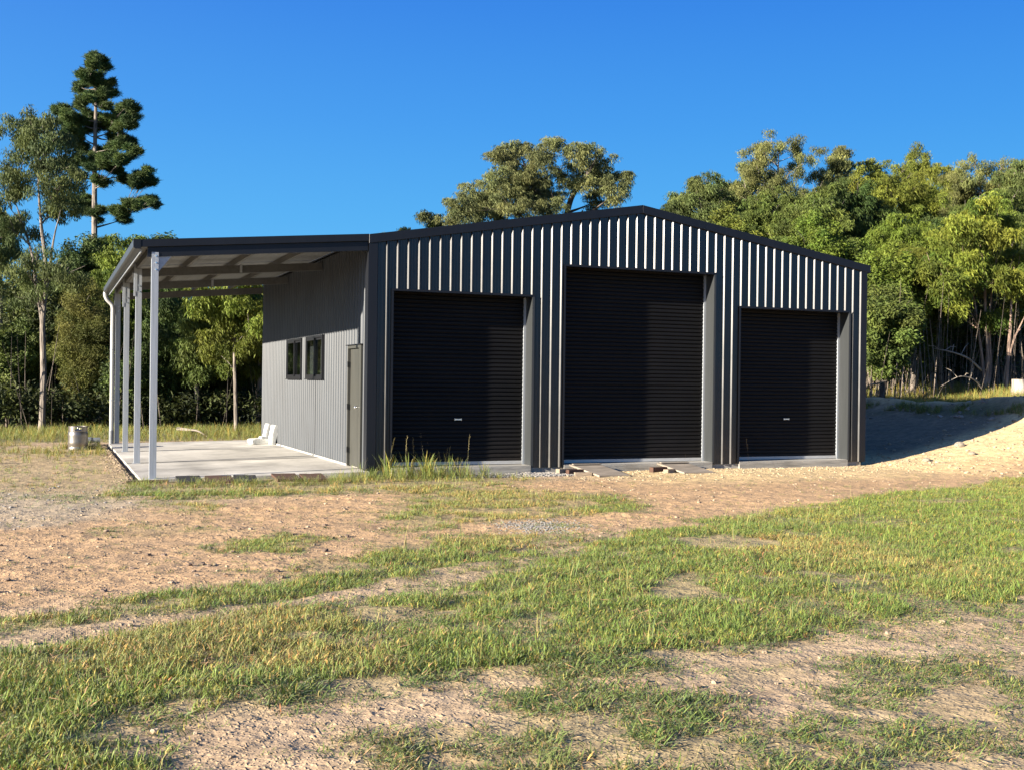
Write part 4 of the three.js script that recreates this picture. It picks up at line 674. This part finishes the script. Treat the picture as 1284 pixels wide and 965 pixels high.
{
  const lawn = new THREE.Group(); lawn.name = 'grass'; scene.add(lawn); tag(lawn, 'patchy green and straw coloured grass over bare earth', null, null, 'stuff');
  const kinds = [tuftGeo(1, 11, .075, .0060, 1.25, .06), tuftGeo(2, 11, .06, .0068, 1.5, .07, 3, .5), tuftGeo(3, 10, .095, .0056, 1.0, .06, 3, .3), tuftGeo(4, 9, .055, .0072, 1.3, .09, 3, .35, .55), tuftGeo(5, 8, .095, .0080, .7, .06, 3, .15, .95), tuftGeo(6, 7, .09, .005, .25, .12, 2, 1, 1.25)];
  const lists = kinds.map(() => []);
  const camX = -4.949, camZ = 18.204, s = Math.sin(22.495 * RAD), c = Math.cos(22.495 * RAD);
  const visible = (x, z, m = .8) => { const dx = x - camX, dz = z - camZ, fw = dx * s - dz * c, rt = dx * c + dz * s; return fw > 3 && Math.abs(rt) < fw * .458 + m; };
  const put = (n, x0, x1, z0, z1) => {
    for (let i = 0; i < n; i++) {
      const x = lerp(x0, x1, R7()), z = lerp(z0, z1, R7()); if (!visible(x, z)) continue;
      if (z > 0 && z < .82 && x > -3.2 && x < -.8 && R7() < .85) continue;
      let [d, h] = grassAt(x, z); const clump = fbm(x * 3.2 + 11, z * 3.2, 3), thin = fbm(x * 1.9 + 3, z * 1.9 + 8, 4);
      d *= d > .9 ? .82 + .9 * (clump - .38) : sstep(.28, .50, clump) * 1.3; // lawn is close, patches are open
      if (d > .5) { const w = z < 11 && x > -3 && x < 2.5 ? .95 : .55; d *= lerp(1, sstep(.30, .50, thin), w); }
      if (z > 12.4 && x > -4.1) d *= sstep(.30, .60, fbm(x * 2.6 + 5, z * 2.6 + 9, 3)) * 1.0;
      d = Math.max(d, .055 * sstep(.48, .64, clump) * (z < 10 ? 1.3 : .8));
      if (R7() > d) continue;
      const dryP = sstep(.40, .66, fbm(x * .55 + 21, z * .55 + 4, 3)), dry = clamp(dryP * .7 + .04 + (R7() - .5) * 1.0), edge = d < .55 ? 1 : 0;
      const green = [.195, .265, .036], straw = [.45, .36, .13], deep = [.12, .155, .04];
      let col = green.map((v, k) => lerp(v, straw[k], dry * (edge ? .4 : .9))); if (edge) col = col.map((v, k) => lerp(v, deep[k], .4)); if (x > 3) col = col.map((v, k) => lerp(v, [.24, .30, .035][k], .5)); if (z > 12 && x < -4) col = col.map((v, k) => lerp(v, [.27, .30, .05][k], .5));
      if (R7() < .03) col = [.36, .2, .09];
      const t = .75 + .5 * R7(); col = col.map((v) => v * t);
      const front = z > 12.4 && x > -4.1; if (front && d > .3) col = col.map((v, k) => lerp(v, deep[k], .45));
      const kind = R7() < .16 ? 5 : edge || front ? (R7() < .8 ? (R7() < .66 ? 4 : 3) : 1) : (R7() < .4 ? 0 : R7() < .45 ? 2 : R7() < .6 ? 1 : R7() < .5 ? 3 : 4);
      if (kind === 5) col = [.42 * t, .35 * t, .2 * t]; else if (R7() < .12) col = col.map((v) => v * .45);
      lists[kind].push([x, height(x, z), z, (.6 + .6 * R7()) * (.5 + .42 * h) * (.7 + .3 * clamp(d)), col]);
    }
  };
  put(80000, -6.5, 5, 11, 14.9); put(84000, -7, 8.5, 6.5, 11); put(60000, -7, 14, 2, 6.5); put(20000, -12, 5, -10.5, 2);
  lists.forEach((l, i) => scatter(lawn, 'blades', kinds[i], M.grass, l, .8));
  // single long stalks standing out of the lawn
  const stalk = tuftGeo(9, 3, .3, .005, .5, .04, 4, .5), st = [];
  for (let i = 0; i < 420; i++) { const x = lerp(-6, 9, R7()), z = lerp(3, 14.2, R7()); if (!visible(x, z) || grassAt(x, z)[0] < .8) continue; st.push([x, height(x, z), z, .6 + .5 * R7(), [.2, .24, .07]]); }
  scatter(lawn, 'stalks', stalk, M.grass, st);
}
{
  const tall = new THREE.Group(); tall.name = 'tall_grass'; scene.add(tall); tag(tall, 'rank knee high grass along the forest edge and shed corner', null, null, 'stuff');
  const g1 = tuftGeo(11, 16, .62, .012, .55, .10, 4, .3), g2 = tuftGeo(12, 14, .45, .012, .8, .12, 4, .3), g3 = tuftGeo(13, 16, .36, .008, .75, .09, 4, .2), A = [], B = [], Cc = [];
  const add = (l, x, z, sc, k) => { const t = .7 + .6 * R7(), dry = R7() * k, col = [lerp(.19, .38, dry) * t, lerp(.225, .30, dry) * t, lerp(.03, .085, dry) * t]; l.push([x, height(x, z), z, sc, col]); };
  for (let i = 0; i < 3600; i++) { const x = lerp(-13, 1.5, R7()), z = lerp(-10.6, -19, R7()), k = sstep(-9.8, -13, z + 1.5 * (fbm(x * .6, z * .6, 2) - .5)); if (x > -3.6 && z > -10.7) continue; if (R7() < .25 + .75 * k) add(R7() < .5 ? A : B, x, z, (.35 + .65 * k) * (.2 + .38 * R7()), .4); }
  for (let i = 0; i < 1500; i++) { const x = lerp(-9, -3.85, R7()), z = lerp(-10.6, -4, R7()); if (R7() < sstep(.35, .6, fbm(x * .8, z * .8, 2)) * sstep(-3, -8.5, z)) if (Math.hypot(x + 4.35, z + 8) > .7) add(B, x, z, .2 + .25 * R7(), .8); }
  for (let i = 0; i < 40; i++) { const a = Math.PI * (1 + R7()), r = .25 + .3 * R7(); add(B, -4.35 + Math.cos(a) * r, -8.2 + Math.sin(a) * r - .1, .3 + .3 * R7(), .6); }
  // weeds against the front corner of the shed
  for (let i = 0; i < 300; i++) { const x = lerp(-1.2, 2.3, R7()), z = .2 + 1.2 * R7(), k = sstep(-1.3, .3, x) * sstep(2.4, 1.0, x) * sstep(1.5, .6, z); if (R7() < .25 + .75 * k) add(R7() < .35 ? A : Cc, x, z, (.3 + .5 * k) * (.4 + .58 * R7()), .15); }
  for (let i = 0; i < 190; i++) { const x = lerp(-3.9, -.3, R7()); add(Cc, x, lerp(x > -3.2 && x < -.8 && R7() < .8 ? .85 : .25, 1.4, R7()), .2 + .3 * R7(), .3); };
  // lit strip on top of the berm at the right
  for (let i = 0; i < 4200; i++) { const x = lerp(17.5, 24, R7()), z = lerp(-13, 1, R7()); add(R7() < .3 ? A : B, x, z, (.25 + .3 * R7()) * (x > 21 ? 1.3 : 1), .9); }
  for (let i = 0; i < 900; i++) { const z = lerp(-11, .5, R7()), x = 15.75 + .5 * (R7() - .5) + .3 * fbm(z, 2, 2); if (fbm(x * 2, z * 1.5, 2) > .42) add(B, x, z, .2 + .25 * R7(), .2); }
  scatter(tall, 'blades', g1, M.grass, A); scatter(tall, 'blades', g2, M.grass, B); scatter(tall, 'blades', g3, M.grass, Cc);
  // seed stalks by the left roller door
  const seedStalk = (() => { const R = rngOf(3), p = [], c = []; const bar = (a, b, w, col) => { p.push(a[0] - w, a[1], a[2], a[0] + w, a[1], a[2], b[0], b[1], b[2]); for (let k = 0; k < 3; k++) c.push(...col); }; bar([0, 0, 0], [.05, .45, .02], .004, [1, 1, .9]); bar([.02, .25, .01], [.12, .75, .03], .003, [1.2, 1.1, .9]); for (let k = 0; k < 14; k++) { const y = .5 + .02 * k, x = .06 + .0045 * k; bar([x, y, .02], [x + (R() - .5) * .05, y + .04, .02 + (R() - .5) * .05], .004, [1.5, 1.2, 1]); } const g = new THREE.BufferGeometry(); g.setAttribute('position', new THREE.Float32BufferAttribute(p, 3)); g.setAttribute('color', new THREE.Float32BufferAttribute(c, 3)); g.computeVertexNormals(); return g; })();
  const S = []; for (let i = 0; i < 11; i++) { const x = .2 + 1.5 * R7(), z = .2 + .6 * R7(); S.push([x, height(x, z), z, .5 + .45 * R7(), [.2, .2, .08]]); } S.push([7.45, height(7.45, .2), .2, .75, [.2, .17, .09]], [5.9, height(5.9, .35), .35, .4, [.2, .17, .09]]);
  scatter(tall, 'seed_stalks', seedStalk, M.grass, S);
}
{
  const grav = new THREE.Group(); grav.name = 'gravel'; scene.add(grav); tag(grav, 'loose stones and clods scattered over the bare earth', null, null, 'stuff');
  const peb = [0, 1, 2].map((k) => { const g = new THREE.IcosahedronGeometry(1, 1), p = g.attributes.position; for (let i = 0; i < p.count; i++) { const x = p.getX(i), y = p.getY(i), z = p.getZ(i), n = .7 + .6 * hash2(Math.round(x * 50) + k * 999, Math.round(y * 50) * 7 + Math.round(z * 50)); p.setXYZ(i, x * n, y * n * .7, z * n); } g.computeVertexNormals(); return g; });
  const lists = [[], [], []], stoneM = std(lin(1, 1, 1), .95), put = (x, z, s, col) => { const t = .7 + .6 * R7(); lists[Math.floor(R7() * 3)].push([x, height(x, z) + s * .15, z, s, col.map((v) => v * t)]); };
  const tan = [.29, .22, .145], gy = [.22, .205, .185], yel = [.34, .275, .175], brown = [.17, .12, .085];
  for (let i = 0; i < 6000; i++) { const x = lerp(-6.5, 9, R7()), z = lerp(1, 14.5, R7()); if (grassAt(x, z)[0] > .3) continue; put(x, z, .003 + .02 * Math.pow(R7(), 5), R7() < .15 ? brown : tan); }
  for (let i = 0; i < 2600; i++) { const x = lerp(3.2, 12, R7()), z = .1 + 2.2 * R7() * R7(); put(x, z, .004 + .018 * Math.pow(R7(), 4), yel); }
  for (let i = 0; i < 2600; i++) { const x = lerp(10.4, 17, R7()), z = lerp(-2.2, 3.6, R7()); put(x, z, .005 + .035 * Math.pow(R7(), 7), R7() < .5 ? tan : yel); }
  for (let i = 0; i < 300; i++) { const x = lerp(14.8, 17.4, R7()), z = lerp(-10, 1, R7()); put(x, z, .015 + .07 * Math.pow(R7(), 5), [.25, .21, .17]); }
  for (let i = 0; i < 2200; i++) { const x = lerp(1.2, 4.4, R7()), z = .05 + .7 * R7(); put(x, z, .010 + .016 * R7(), gy); }
  for (let i = 0; i < 900; i++) { const a = R7() * 6.28, r = Math.sqrt(-Math.log(1 - .98 * R7())); put(.15 + Math.cos(a) * .36 * r, 6.75 + Math.sin(a) * .34 * r, .004 + .008 * R7(), [.2, .19, .17]); }
  for (let i = 0; i < 600; i++) { const x = lerp(-7, -3.8, R7()), z = lerp(.5, 5.4, R7()); put(x, z, .004 + .016 * Math.pow(R7(), 4), gy); }
  for (let i = 0; i < 700; i++) { const z = lerp(-9.8, .3, R7()); put(-3.72 - .35 * R7() * R7(), z, .006 + .02 * R7() * R7(), tan); }
  for (let i = 0; i < 60; i++) put(lerp(-6, -2, R7()), lerp(5.4, 9.6, R7()), .01 + .022 * R7(), brown);
  lists.forEach((l, k) => scatter(grav, 'stones', peb[k], stoneM, l));
}
scene.traverse((o) => { if (o.isMesh) { o.castShadow = true; o.receiveShadow = true; } });
renderer.render(scene, camera);
